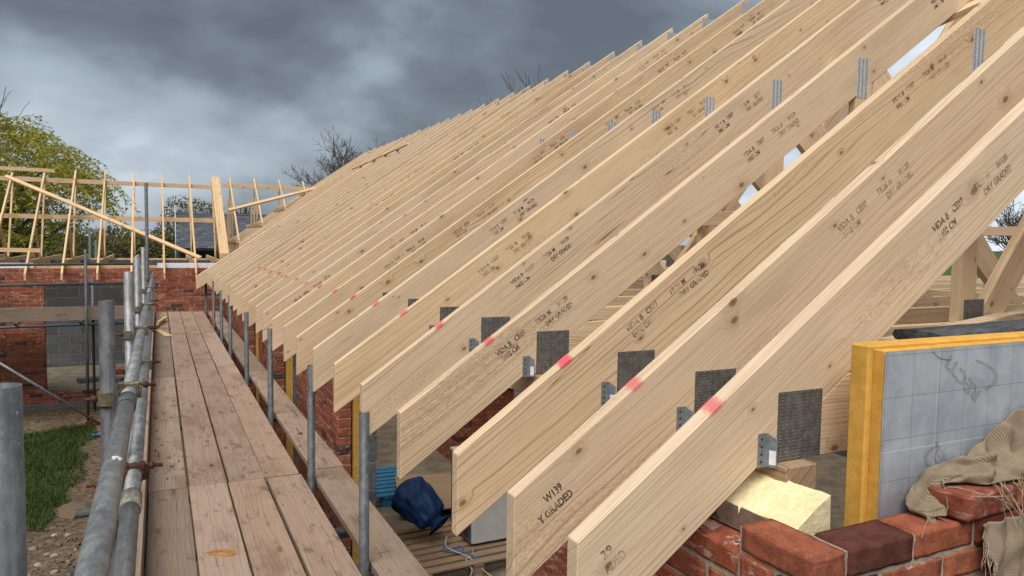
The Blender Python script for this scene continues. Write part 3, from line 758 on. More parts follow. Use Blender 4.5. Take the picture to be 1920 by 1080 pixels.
STAMP_L = text_mesh('grading_stamp', [('VIDA B', 0, 0.0, 0.085), ('CE07', 0.105, 0.003, 0.058), ('0402 CM', 0.012, -0.034, 0.092)], 'ink', 0.031)
STAMP_R = text_mesh('grading_stamp', [('TR26 M', 0.225, 0.002, 0.085), ('W139', 0.352, 0.004, 0.062), ('DRY GRADED', 0.262, -0.034, 0.155)], 'ink', 0.031)
END_A = text_mesh('grading_stamp', [('39', 0.018, 0.0, 0.032), ('ADED', 0.004, -0.036, 0.066)], 'ink', 0.033)
END_B = text_mesh('grading_stamp', [('W139', 0.050, 0.002, 0.064), ('Y GRADED', 0.004, -0.036, 0.125)], 'ink', 0.033)

def rafter_poly(x0):
    return [(x0, bot(x0)), (x0, top(x0)), (RX-0.001, RZ), (RX-0.001, RZ-DV)]

def main_truss(y, label, tail=TX, stamps=(), full=True, clip=True, spray=True, stamp_end=False, left_from=None):
    x0 = tail if left_from is None else left_from
    o = Vector((1.50, y-TK/2, 0.980))
    t = thing('roof_truss', label, 'roof truss', o, 'trusses of the main roof')
    rr = random.Random(int(y*1000))
    def rel(poly): return [(x-o.x, z-o.z) for x, z in poly]
    r0 = rel([(x0, top(x0)), (RX, RZ)])
    ra = prism_between('rafter', ('raf', round(x0, 3)), rel(rafter_poly(x0)), r0[0], r0[1], TK, 'pine', t)
    # grading marks lie in the rafter's own frame (x up the slope, z square to it)
    for s in stamps:
        mt = Matrix.Translation((s, -TK/2-0.0009, -0.075+rr.uniform(-0.022, 0.010))) @ Matrix.Rotation(rr.uniform(-0.02, 0.02), 4, 'Y')
        link('grading_stamp', STAMP_L, ra, mt); link('grading_stamp', STAMP_R, ra, mt)
    if stamp_end: link('grading_stamp', stamp_end, ra, Matrix.Translation((0.012, -TK/2-0.0009, -0.085)))
    if spray:
        link('paint_mark', spray_mesh(), ra, Matrix.Translation(((1.245-x0)*math.sqrt(1+SL*SL)+rr.uniform(-0.012, 0.012), 0, 0)) @ Matrix.Diagonal((rr.uniform(0.6, 0.85), 1, 1, 1)))
    # right-hand half is the same pieces turned about the ridge
    xr = 2*RX-TX
    r1 = rel([(TX, top(TX)), (RX, RZ)])
    rb = prism_between('rafter', ('raf', round(TX, 3)), rel(rafter_poly(TX)), r1[0], r1[1], TK, 'pine', t)
    flip = Matrix.Translation((RX-o.x, 0, 0)) @ Matrix.Rotation(math.pi, 4, 'Z') @ Matrix.Translation((-(RX-o.x), 0, 0))
    rb.matrix_local = flip @ rb.matrix_local
    cx0, cx1 = xbot(CZ0), xbot(CZ1)
    if left_from is not None: cx0 = max(cx0, left_from); cx1 = max(cx1, left_from)
    ch = rel([(cx0, CZ0), (2*RX-xbot(CZ0), CZ0), (2*RX-xbot(CZ1), CZ1), (cx1, CZ1)])
    prism_between('bottom_chord', ('chord', round(cx0, 3)), ch, (ch[0][0], ch[0][1]), (ch[1][0], ch[1][1]), TK, 'pine', t)
    # web posts and struts
    for side in (0, 1):
        pp = rel([(3.36, CZ1+0.001), (3.48, CZ1+0.001), (3.48, bot(3.48)-0.001), (3.36, bot(3.36)-0.001)])
        w = prism_between('web_post', 'post', pp, pp[0], pp[3], TK, 'pine', t)
        a0, a1 = (3.56, CZ1+0.001), (5.38, 3.42)
        dl = math.hypot(a1[0]-a0[0], a1[1]-a0[1]); nx, nzv = -(a1[1]-a0[1])/dl*0.075, (a1[0]-a0[0])/dl*0.075
        st = rel([(a0[0]-0.075, CZ1+0.001), (a0[0]+0.12, CZ1+0.001), (a1[0], a1[1]-0.10), (a1[0], a1[1]+0.15)])
        s = prism_between('web_strut', 'strut', st, (st[1][0], st[1][1]), (st[2][0], st[2][1]), TK, 'pine', t)
        st2 = rel([(3.49, bot(3.49)-0.16), (3.49, bot(3.49)-0.004), (3.60, bot(3.60)-0.004), (4.98, CZ1+0.001), (4.78, CZ1+0.001)])
        s2 = prism_between('web_strut', 'strut2', st2, st2[0], st2[4], TK-0.005, 'pine', t)
        if side:
            s2.matrix_local = flip @ s2.matrix_local
            w.matrix_local = flip @ w.matrix_local; s.matrix_local = flip @ s.matrix_local
    # pressed plates on the near face
    yf = -TK/2-0.0003
    if left_from is None:
        link('heel_plate', plate_mesh('heel', 0.160, 0.185, 'plate', 'plate_tooth'), t, Matrix.Translation((1.538-o.x, yf, 1.074-o.z)))
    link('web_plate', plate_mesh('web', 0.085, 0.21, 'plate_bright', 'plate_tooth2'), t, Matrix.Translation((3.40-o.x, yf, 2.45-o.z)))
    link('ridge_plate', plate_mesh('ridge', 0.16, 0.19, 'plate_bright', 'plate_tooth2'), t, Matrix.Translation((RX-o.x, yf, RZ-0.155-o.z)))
    link('web_plate', plate_mesh('foot', 0.15, 0.20, 'plate', 'plate_tooth'), t, Matrix.Translation((3.47-o.x, yf, 1.21-o.z)))
    link('web_plate', plate_mesh('foot', 0.15, 0.20, 'plate', 'plate_tooth'), t, Matrix.Translation((2*RX-3.47-o.x, yf, 1.21-o.z)))
    if clip: link('truss_clip', clip_mesh(), t, Matrix.Translation((1.408-o.x, yf, 1.008-o.z)))
    return t

near = [(1.44, (1.40, 3.1, 4.8), END_A), (1.77, (1.40, 3.05, 4.5), END_B), (2.185, (0.74, 2.37, 4.0), False), (2.80, (0.46, 2.06, 3.7), False), (3.40, (0.90, 2.48, 4.1), False)]
ys = [n[0] for n in near] + [4.0+0.6*i for i in range(20)]
rs = random.Random(5)
NAMES = {0: 'nearest main roof truss, its tail cut off by the bottom edge', 1: 'second main roof truss back from the near brick gable'}
for i, y in enumerate(ys):
    lb = NAMES.get(i, nth(i+1) + ' main roof truss back from the near brick gable')
    if i < len(near): st, se = near[i][1], near[i][2]
    else:
        q = rs.uniform(0.1, 1.5); st, se = [v for v in (q, q+1.62, q+3.24) if v < 4.7 and rs.random() < (0.9 if i < 9 else 0.55)], False
    main_truss(y, lb, stamps=st, stamp_end=se, spray=i < 17, tail=TX+rs.uniform(-0.006, 0.006) if i > 4 else TX)
yl = ys[-1]
for k in range(4):          # four plies set close together where the wing meets the eaves
    main_truss(yl+0.62+0.052*k, nth(k+1) + ' of the four close-set trusses with long tails by the wing', tail=0.735-0.02*k, stamps=(0.9, 2.5), spray=False)
k = 0; y = yl+1.4
while y < 21.45:
    main_truss(y, nth(k+1) + ' tail-less main roof truss beyond the far wing wall', left_from=1.62, stamps=(), clip=False, spray=False); y += 0.6; k += 1

# loose bracing on the main roof
def batten(name, p0, p1, w, d, label, mat='pine', up=(0,0,1), cat='batten'):
    return tag(timber(name, p0, p1, w, d, mat, up), label, cat, 'loose bracing timbers')
batten('brace', (2.25, 1.66, CZ1+0.019), (4.9, 2.50, CZ1+0.019), 0.075, 0.036, 'thin batten laid across the bottom chords behind the foil board', cat='brace')
batten('brace', (5.2, 1.5, CZ1+0.019), (5.2, 12.0, CZ1+0.019), 0.09, 0.036, 'long batten tying the bottom chords under the ridge', cat='brace')
for xb_, zb_, lb in ((3.335, 1.72, 'long binder nailed along the left row of web posts'), (2*RX-3.335, 1.72, 'long binder nailed along the right row of web posts')):
    batten('binder', (xb_, 2.0, zb_), (xb_, 16.0, zb_), 0.036, 0.09, lb, cat='binder')
nvec = Vector((-SL, 0, 1)).normalized()
def under(x, y, d=0.02): return Vector((x, y, bot(x))) - nvec*d
def over(x, y, d=0.02): return Vector((x, y, top(x))) + nvec*d
batten('brace', under(4.95, 1.5), under(2.6, 5.4), 0.09, 0.036, 'diagonal brace nailed under the near rafters', up=nvec, cat='brace')
batten('brace', under(4.95, 6.2), under(2.4, 11.0), 0.09, 0.036, 'diagonal brace nailed under the middle rafters', up=nvec, cat='brace')
batten('batten', over(4.55, 14.2, 0.02), over(4.15, 17.2, 0.02), 0.06, 0.032, 'short batten lying on the far rafters below the ridge', up=nvec)

# ------------------------------------------------------------------ wing roof trusses (run front to back, y)
WY, WZ, RY = 16.5, 0.80, 19.7
WRZ = WZ+SL*(RY-WY)
def wtop(y): return WZ+SL*(y-WY)
WD = 0.11*math.sqrt(1+SL*SL)
def wing_truss(x, label, y0=WY, plies=1, depth=WD, chord=True, group='trusses of the far wing', base=None):
    """drawn in (y, z), so the truss frame has its local x along world y"""
    o = Vector((x, 17.05 if base is None else y0, 0.932 if base is None else base))
    t = thing('roof_truss', label, 'roof truss', o, group, rz=math.pi/2)     # local x -> world y, local y -> world -x
    def rel(poly): return [(a-o.y, z-o.z) for a, z in poly]
    tk = 0.036
    for p in range(plies):
        yo = -p*0.048 if plies > 1 else 0.0
        tkp = 0.046 if plies > 1 else tk
        lo = WZ if base is None else base
        poly = [(y0, wtop(y0)-depth), (y0, wtop(y0)), (RY-0.001, WRZ), (RY-0.001, WRZ-depth)]
        if base is not None:      # valley frame: feet cut level
            yb = WY+(base+depth-WZ)/SL
            poly = [(y0, base), (RY-0.001, WRZ), (RY-0.001, WRZ-depth), (yb, base)] if yb < RY-0.02 else [(y0, base), (RY-0.001, WRZ), (RY-0.001, base)]
        pr = rel(poly); sl = rel([(y0, wtop(y0)), (RY, WRZ)])
        a = prism_between('rafter', ('wr', round(y0, 3), tkp, round(depth, 3), base), pr, sl[0], sl[1], tkp, 'pine_wing', t, yo)
        c = RY-o.y
        flip = Matrix.Translation((c, 0, 0)) @ Matrix.Rotation(math.pi, 4, 'Z') @ Matrix.Translation((-c, 0, 0))
        b = prism_between('rafter', ('wr', round(y0, 3), tkp, round(depth, 3), base), pr, sl[0], sl[1], tkp, 'pine_wing', t, 0)
        b.matrix_local = Matrix.Translation((0, yo, 0)) @ flip @ b.matrix_local
    yo = 0.0
    if base is None:
        cz0, cz1 = 0.935, 1.035
        ys0, ys1 = max(WY+(cz0+depth-WZ)/SL, y0), max(WY+(cz1+depth-WZ)/SL, y0)
        ch = rel([(ys0, cz0), (2*RY-ys0, cz0), (2*RY-ys1, cz1), (ys1, cz1)])
        prism_between('bottom_chord', ('wch', round(y0, 3), round(depth, 3)), ch, ch[0], ch[1], tk*1.03, 'pine_wing', t)
        for side in (0, 1):
            for key, p0, p1 in (('ww1', (17.95, wtop(17.95)-depth-0.02), (18.55, cz1+0.01)), ('ww2', (18.75, cz1+0.01), (19.62, WRZ-depth-0.09))):
                a0, a1 = rel([p0, p1])
                me = timber_mesh(math.hypot(a1[0]-a0[0], a1[1]-a0[1]), tk*0.96, 0.085, 'pine_wing')
                w = link('web_strut', me, t, frame((a0[0], 0, a0[1]), (a1[0], 0, a1[1]), (0, 0, 1)))
                if side: w.matrix_local = flip @ w.matrix_local
    else:
        h = RY-y0
        bb = timber_mesh(2*h+0.1, tk*1.1, 0.075, 'pine_wing')
        link('base_rail', bb, t, Matrix.Translation((-0.05, 0, -0.0385)))
        if h > 0.5:
            for q in (0.0,) if h < 1.4 else (-0.62, 0.0, 0.62):
                z1 = WRZ-abs(q)*SL-depth-0.005
                link('web_post', timber_mesh(z1-base-0.005, tk*0.96, 0.07, 'pine_wing'), t, frame((h+q, 0, 0.003), (h+q, 0, z1-base), (1, 0, 0)))
    return t
wx = [0.70-0.6*i for i in range(8)]
for i, x in enumerate(wx):
    wing_truss(x, nth(i+1) + ' slender far wing truss left of the four-ply girder')
wing_truss(1.22, 'girder of four rafters fixed side by side on the far wing', y0=17.06, plies=4, depth=0.20)
for i, x in enumerate((1.63, 2.21, 2.82, 3.42)):
    bz = top(x)+0.08
    wing_truss(x, nth(i+1) + ' small triangular valley frame on the main slope right of the girder', y0=WY+(bz-WZ)/SL, base=bz, group='valley frames on the main slope', depth=0.085)

WB = 'bracing of the far wing'
def wbrace(p0, p1, w, d, label, up=(0,0,1)):
    return tag(timber('brace', p0, p1, w, d, 'pine_wing', up), label, 'brace', WB)
wn_ = Vector((0, -SL, 1)).normalized()
def wover(x, y, d=0.02): return Vector((x, y, wtop(y))) + wn_*d
wbrace((-3.6, 19.50, 2.77), (1.22, 19.50, 2.77), 0.035, 0.097, 'ridge tie running along the far wing trusses')
wbrace((1.45, 19.5, 2.83), (3.95, 19.5, 2.83), 0.035, 0.097, 'ridge tie over the small valley frames')
wbrace((-3.7, 18.72, 1.93), (1.22, 18.72, 1.93), 0.035, 0.097, 'middle tie running along the far wing webs')
wbrace(wover(-3.0, 19.35), wover(0.80, 16.9), 0.09, 0.036, 'long diagonal brace sloping down the far wing rafters', up=wn_)
wbrace(wover(1.50, 18.45), wover(3.70, 19.40), 0.09, 0.036, 'diagonal brace rising over the valley frames', up=wn_)
wbrace((-3.6, 19.44, 2.99), (-2.10, 19.60, 2.99), 0.06, 0.08, 'short offcut nailed near the ridge at the left edge')
wbrace((-3.7, 17.25, 1.245), (-2.10, 17.10, 1.225), 0.045, 0.08, 'short offcut across the rafters low at the left edge')

# ------------------------------------------------------------------ scaffold boards
xs_b = [(-0.076, 0.140), (0.151, 0.367), (0.378, 0.594), (0.607, 0.823), (0.905, 1.118)]
rows = [(0.95, 4.865), (4.875, 8.775), (8.79, 12.68), (12.70, 16.42)]
rb_ = random.Random(11)
def scaffold_board(p0, p1, w, label, group='boards of the scaffold walkway', up=(0,0,1), th=0.038):
    return tag(timber('scaffold_board', p0, p1, w, th, 'board', up), label, 'board', group)
ROWN = ['nearest', 'second', 'third', 'farthest']
for r, (y0, y1) in enumerate(rows):
    for c, (xa, xb) in enumerate(xs_b):
        dz = rb_.uniform(-0.006, 0.003); dx = rb_.uniform(-0.004, 0.004); ya, yb = y0, y1-rb_.uniform(0, 0.012)
        if c == 4: ya, yb = y0+0.05, y1+0.045
        cx = (xa+xb)/2+dx
        lb = ('grey brown walkway board, ' + ROWN[r] + ' row, ' + nth(c+1) + ' from the guard rail') if c < 4 else ('single board against the brick wall, ' + ROWN[r] + ' of that strip')
        scaffold_board((cx+rb_.uniform(-0.003, 0.003), ya, -0.019+dz), (cx, yb, -0.019+dz+rb_.uniform(-0.003, 0.003)), xb-xa, lb)
# lap boards under the joints keep the walkway tied; toe boards stand on edge under the rail
for i, (y0, y1) in enumerate(((0.95, 4.85), (4.87, 8.76), (8.78, 12.6), (12.62, 16.4))):
    scaffold_board((-0.103, y0, 0.055), (-0.103, y1, 0.055), 0.036, 'brown toe board on edge under the guard rail, ' + ROWN[i] + ' length', 'toe boards under the guard rail', th=0.225)
# knot patch on the second near board
b = MB()
n = 24; ring = [(0.045*math.cos(2*math.pi*k/n)*(1+0.12*math.sin(3*k)), 0.075*math.sin(2*math.pi*k/n)*(1+0.1*math.cos(2*k)), 0.0) for k in range(n)]
b.poly(ring + [(0, 0, 0.004)], [(k, (k+1) % n, n) for k in range(n)])
M['scar'] = mat_simple('fresh_wood_scar', (0.30, 0.145, 0.045), (0.46, 0.26, 0.10), 60, 5, 0.85, 0, 0.4, 0.003, stretch=(1, 0.3, 1))
tag(link('wood_scar', b.mesh('scar', M['scar']), None, None, (0.262, 3.75, 0.0015)), 'orange oval scar where a knot split out of a near walkway board', 'wood scar')
o = bpy.data.objects['wood_scar']; o.rotation_euler = (0, 0, R(60))

# ------------------------------------------------------------------ scaffold tubes and couplers
TR = 0.02415
def tube_thing(name, p0, p1, label, cat, group, mat='galv', cap=None):
    L = (Vector(p1)-Vector(p0)).length; k = ('tube', round(L, 3), mat)
    if k not in CACHE:
        b = MB(); b.pipe((0, 0, 0), (L, 0, 0), TR, TR-0.0035, 24); CACHE[k] = b.mesh('tube', M[mat])
    if cap is None:
        return tag(link(name, CACHE[k], None, frame(p0, p1, (0.2, 0.1, 1))), label, cat, group)
    t = thing(name, label, cat, p0, group); t.matrix_world = frame(p0, p1, (0.2, 0.1, 1))
    link('tube', CACHE[k], t)
    b = MB(); b.tube([(L-0.05, 0, 0), (L-0.002, 0, 0), (L+0.004, 0, 0)], [TR+0.003, TR+0.003, TR-0.002], 16)
    link('end_cap', b.mesh('cap', M[cap]), t)
    return t
GS = 'uprights of the outer guard rail'
std = [(1.03, 1.372, 'galv_dull', 'wide grey scaffold upright cut off at the left edge'), (2.76, 1.335, 'paint_tube', 'dark scuffed scaffold upright with white paint marks behind the guard rail'),
       (4.72, 1.345, 'galv', 'third galvanised upright along the guard rail'), (6.60, 1.385, 'galv', 'fourth galvanised upright along the guard rail'),
       (9.3, 1.42, 'galv', 'fifth galvanised upright along the guard rail'), (12.6, 2.36, 'galv_dull', 'tall upright rising in front of the far wing ridge')]
for y, z1, mt, lb in std:
    xu = -0.174 if y < 2 else -0.160
    tube_thing('scaffold_upright', (xu, y, GROUND-0.02), (xu, y+0.004, z1), lb, 'scaffold pole', GS, mt)
# guard rail: two tubes joined by a sleeve, a second rail below
def gz(y): return 1.046-0.0125*y
ySL = 2.62
tube_thing('guard_rail', (-0.1, 0.55, gz(0.55)), (-0.1, ySL-0.001, gz(ySL)), 'near length of the upper guard rail tube', 'scaffold tube', 'guard rail tubes')
tube_thing('guard_rail', (-0.1, ySL+0.001, gz(ySL)), (-0.1, 8.6, gz(8.6)), 'middle length of the upper guard rail tube', 'scaffold tube', 'guard rail tubes')
tube_thing('guard_rail', (-0.1, 8.605, gz(8.6)), (-0.1, 15.2, gz(15.2)), 'far length of the upper guard rail tube', 'scaffold tube', 'guard rail tubes')
for y, z, x, lb in ((ySL, gz(ySL), -0.1, 'dark sleeve joining two upper guard rail tubes'), (2.33, 0.78, -0.083, 'pale worn sleeve joining two lower guard rail tubes')):
    b = MB(); b.pipe((0, -0.06, 0), (0, 0.06, 0), TR+0.0045, TR+0.0005, 24)
    tag(link('sleeve', b.mesh('sleeve', M['galv_dull'] if x < -0.09 else M['worn_sleeve']), None, None, (x, y, z)), lb, 'sleeve')
tube_thing('guard_rail', (-0.083, 0.9, 0.780), (-0.083, 2.329, 0.780), 'near length of the lower guard rail tube', 'scaffold tube', 'guard rail tubes')
tube_thing('guard_rail', (-0.083, 2.331, 0.780), (-0.080, 8.3, 0.772), 'middle length of the lower guard rail tube', 'scaffold tube', 'guard rail tubes')
tube_thing('guard_rail', (-0.080, 8.305, 0.772), (-0.080, 15.2, 0.765), 'far length of the lower guard rail tube', 'scaffold tube', 'guard rail tubes')
b = MB()
for k in range(7):
    a = 1.2+0.13*k; a2 = a+0.13
    l = 0.012+0.010*math.sin(k*1.7)
    b.poly([(math.sin(a)*(TR+0.0006), -l, math.cos(a)*(TR+0.0006)), (math.sin(a2)*(TR+0.0006), -l*0.8, math.cos(a2)*(TR+0.0006)), (math.sin(a2)*(TR+0.0006), 0.012, math.cos(a2)*(TR+0.0006)), (math.sin(a)*(TR+0.0006), 0.014, math.cos(a)*(TR+0.0006))], [(0, 1, 2, 3)])
M['white_paint'] = mat_simple('white_paint_dab', (0.6, 0.58, 0.54), (0.72, 0.70, 0.66), 60, 4, 0.8, 0, 0.2, 0.001)
pd = tag(link('paint_dab', b.mesh('dab', M['white_paint']), None, None, (-0.1, 1.86, gz(1.86))), 'white paint dab on the near guard rail tube', 'paint mark')
pd.rotation_euler = (0, R(-75), 0)

def coupler(loc, label, mat='brass', bolt='rust', flip=1):
    t = thing('coupler', label, 'coupler', loc, 'couplers on the guard rail')
    b = MB(); r = TR+0.001
    # band round the rail (rail runs in y)
    for k in range(18):
        a0, a1 = R(-60+k*17), R(-60+(k+1)*17)
        pts = []
        for a in (a0, a1):
            for rr_ in (r, r+0.007):
                for yy in (-0.022, 0.022): pts.append((math.cos(a)*rr_, yy, math.sin(a)*rr_))
        b.poly(pts, [(2, 3, 7, 6), (0, 4, 5, 1), (0, 2, 6, 4), (1, 5, 7, 3), (0, 1, 3, 2), (4, 6, 7, 5)])
    link('rail_band', b.mesh('rail_band', M[mat]), t)
    b = MB()
    for k in range(16):                      # band round the upright, one tube further out
        a0, a1 = R(-20+k*20), R(-20+(k+1)*20); pts = []
        for a in (a0, a1):
            for rr_ in (r, r+0.007):
                for zz in (-0.022, 0.022): pts.append((-0.060+math.cos(a)*rr_, -0.058+math.sin(a)*rr_, zz-0.004))
        b.poly(pts, [(2, 3, 7, 6), (0, 4, 5, 1), (0, 2, 6, 4), (1, 5, 7, 3), (0, 1, 3, 2), (4, 6, 7, 5)])
    b.box(-0.050, -0.018, -0.046, -0.016, -0.020, 0.020)
    link('upright_band', b.mesh('upright_band', M[mat]), t)
    b = MB()
    b.box(0.014, 0.034, -0.020, 0.020, 0.016, 0.036); b.box(-0.034, -0.014, -0.020, 0.020, 0.018, 0.036)
    b.box(0.026, 0.040, -0.016, 0.016, -0.020, 0.024); b.box(-0.030, 0.030, -0.012, 0.012, 0.027, 0.033)
    link('hinge_lug', b.mesh('hinge_lug', M[mat], 0.003), t)
    b = MB(); b.tube([(0.026, 0, 0.026), (0.085, 0, 0.020)], 0.0062, 8); b.tube([(0.045, 0, 0.024), (0.060, 0, 0.0225)], 0.012, 6)
    link('bolt', b.mesh('bolt', M[bolt]), t)
    b = MB(); b.tube([(-0.085, -0.058, -0.004), (-0.13, -0.060, -0.004)], 0.0062, 8); b.tube([(-0.093, -0.058, -0.004), (-0.108, -0.059, -0.004)], 0.012, 6)
    link('bolt', b.mesh('bolt', M[bolt]), t)
    return t
for i, (y, z1, mt, lb) in enumerate(std[1:]):
    coupler((-0.1, y+0.058, gz(y)), 'brassy coupler fixing the upper rail to the ' + nth(i+2) + ' upright')
coupler((-0.083, 2.62, 0.780), 'rusty brown coupler on the lower guard rail near the sleeve', 'rust', 'rust')
for i, (y, z1, mt, lb) in enumerate(std[2:5]):
    coupler((-0.083, y+0.1, 0.776), 'coupler on the lower guard rail by the ' + nth(i+3) + ' upright', 'brass', 'rust')
# inner uprights between walkway and wall
iu = [3.36, 4.72, 6.60, 8.50, 10.6, 12.1, 13.9, 16.2]
for i, y in enumerate(iu):
    tube_thing('scaffold_upright', (0.865, y, GROUND), (0.865+rb_.uniform(-0.004, 0.004), y, 0.735+rb_.uniform(-0.02, 0.03)), nth(i+1) + ' short inner upright standing in the gap beside the eaves', 'scaffold pole', 'inner uprights beside the eaves', 'galv_dull')
# transoms under the boards, red capped towards the wall
for i, y in enumerate((2.45, 3.46, 3.95, 4.83, 6.70, 8.60, 10.7, 12.2, 14.0, 15.9)):
    tube_thing('transom', (-0.40-0.06*(i % 2), y, -0.068-0.0), (1.125, y, -0.068), nth(i+1) + ' transom tube under the walkway boards', 'scaffold tube', 'transoms under the walkway', 'galv_dull', 'red_cap')
tube_thing('ledger', (-0.105, 0.9, -0.117), (-0.105, 16.3, -0.117), 'ledger tube under the outer edge of the walkway', 'scaffold tube', 'ledgers under the walkway', 'galv_dull')
tube_thing('ledger', (0.815, 0.9, -0.117), (0.815, 16.3, -0.117), 'ledger tube under the inner edge of the walkway', 'scaffold tube', 'ledgers under the walkway', 'galv_dull')
# pink scaffold tag on the toe board
b = MB(); b.box(-0.0015, 0.0015, -0.032, 0.032, -0.028, 0.028); b.tube([(-0.002, 0, 0.022), (0.002, 0, 0.022)], 0.0035, 8)
tag(link('scaffold_tag', b.mesh('tag', M['pink_tag'], 0), None, None, (-0.124, 2.30, 0.60)), 'small pink plastic tag hanging below the lower guard rail', 'tag')

# scaffold in front of the wing wall
FS = 'scaffold tubes of the far wing'
for z, y, lb in ((1.02, 15.2, 'upper horizontal tube in front of the far wing wall'), (0.665, 15.2, 'middle horizontal tube in front of the far wing wall'), (-0.068, 15.17, 'lower horizontal tube under the far toe board')):
    tube_thing('ledger', (-5.0, y, z-0.03), (-0.44, y, z+0.005), lb, 'scaffold tube', FS, 'galv_dull')
tube_thing('scaffold_upright', (-1.20, 15.13, GROUND), (-1.185, 15.13, 1.29), 'front upright of the far wing scaffold', 'scaffold pole', FS, 'galv_dull')
tube_thing('scaffold_upright', (-1.175, 16.25, GROUND), (-1.165, 16.25, 0.74), 'rear upright of the far wing scaffold close to the wall', 'scaffold pole', FS, 'galv_dull')
tube_thing('scaffold_brace', (-3.2, 15.08, -0.12), (-1.02, 15.02, GROUND+0.03), 'diagonal tube bracing the far scaffold down to the ground', 'scaffold tube', FS, 'galv')
for x, lb in ((-2.25, 'left transom end poking out under the far toe board'), (-1.28, 'right transom end poking out under the far toe board')):
    tube_thing('transom', (x, 15.0, -0.02), (x, 16.6, -0.02), lb, 'scaffold tube', FS, 'galv_dull')
tag(timber('scaffold_board', (-5.0, 15.245, 0.128), (-0.50, 15.245, 0.128), 0.038, 0.25, 'board'), 'long brown toe board on edge in front of the far opening', 'board', 'boards of the far wing scaffold')
for k in range(5):
    tag(timber('scaffold_board', (-5.0, 15.39+0.232*k, 0.024), (-0.2, 15.39+0.232*k, 0.024), 0.225, 0.038, 'board'), nth(k+1) + ' flat board behind the far toe board', 'board', 'boards of the far wing scaffold')

# ------------------------------------------------------------------ near gable: foil board, offcut, loose brick, hessian
def foil_board():
    o = Vector((1.60, 1.20, 0.86))
    t = thing('insulation_board', 'foil faced insulation board with orange foam edge standing in the gable cavity', 'insulation', o)
    # tongued foam core: profile in (y, z'), extruded along x; the end shows a raised rib
    b = MB(); L = 1.3; H0 = 0.437
    b.box(0.008, L, 0.002, 0.098, -0.35, H0)
    core = link('foam_core', b.mesh('foam_core', M['foam'], 0.003), t)
    b = MB(); b.box(-0.012, 0.0085, 0.030, 0.085, -0.35, H0+0.010); b.box(0.0085, L, 0.030, 0.085, H0-0.004, H0+0.010)
    link('tongue', b.mesh('tongue', M['foam'], 0.005), core)
    b = MB()
    nx, nz = 60, 24
    for j in range(nz+1):
        for i in range(nx+1):
            x = L*i/nx; z = -0.05+(H0+0.05-0.004)*j/nz
            e = 0.0015*mnoise.noise((x*9, z*9, 3))
            b.v.append((x+0.006+(0.002*mnoise.noise((z*30, 1, 0)) if i == 0 else 0), -0.0015+e, z+(0.002*mnoise.noise((x*30, 5, 0)) if j == nz else 0)))
    for j in range(nz):
        for i in range(nx):
            k = j*(nx+1)+i; b.f.append([k, k+1, k+nx+2, k+nx+1]); b.mi.append(0); b.smooth.append(True)
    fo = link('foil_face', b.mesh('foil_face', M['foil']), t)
    # printed logos, reading up and to the left
    word = text_mesh('printed_logo', [('RECTI', 0, 0, 0.172)], 'print', 0.052, outline=0.00032)
    word2 = text_mesh('printed_logo', [('RECTICEL', 0, 0, 0.285)], 'print', 0.052, outline=0.00032)
    def arc(p0, pm, p1):
        b = MB(); n = 16; A, B_, C = Vector(p0), Vector(pm), Vector(p1); ctl = 2*B_-0.5*(A+C); cen = (A+C)/2
        def q(f, k):
            v = A*(1-f)**2+ctl*2*f*(1-f)+C*f*f
            return cen+(v-cen)*k
        for kk in (1.0, 0.88): b.tube([(q(i/n, kk).x, -0.0035, q(i/n, kk).y) for i in range(n+1)], 0.00032, 4)
        for f in (0, 1): b.tube([(q(f, 1.0).x, -0.0035, q(f, 1.0).y), (q(f, 0.88).x, -0.0035, q(f, 0.88).y)], 0.00032, 4)
        link('printed_arc', b.mesh('printed_arc', M['print']), fo)
    def put(me, x, z, ang): link('printed_logo', me, fo, Matrix.Translation((x, -0.0035, z)) @ Matrix.Rotation(-ang, 4, 'Y'))
    put(word, 0.392, 0.305, R(141)); put(word2, 0.412, -0.020, R(133))
    arc((0.365, 0.395), (0.462, 0.350), (0.417, 0.308)); arc((0.222, 0.180), (0.173, 0.144), (0.239, 0.095)); arc((0.183, 0.428), (0.212, 0.408), (0.257, 0.400))
    return t
foil_board()

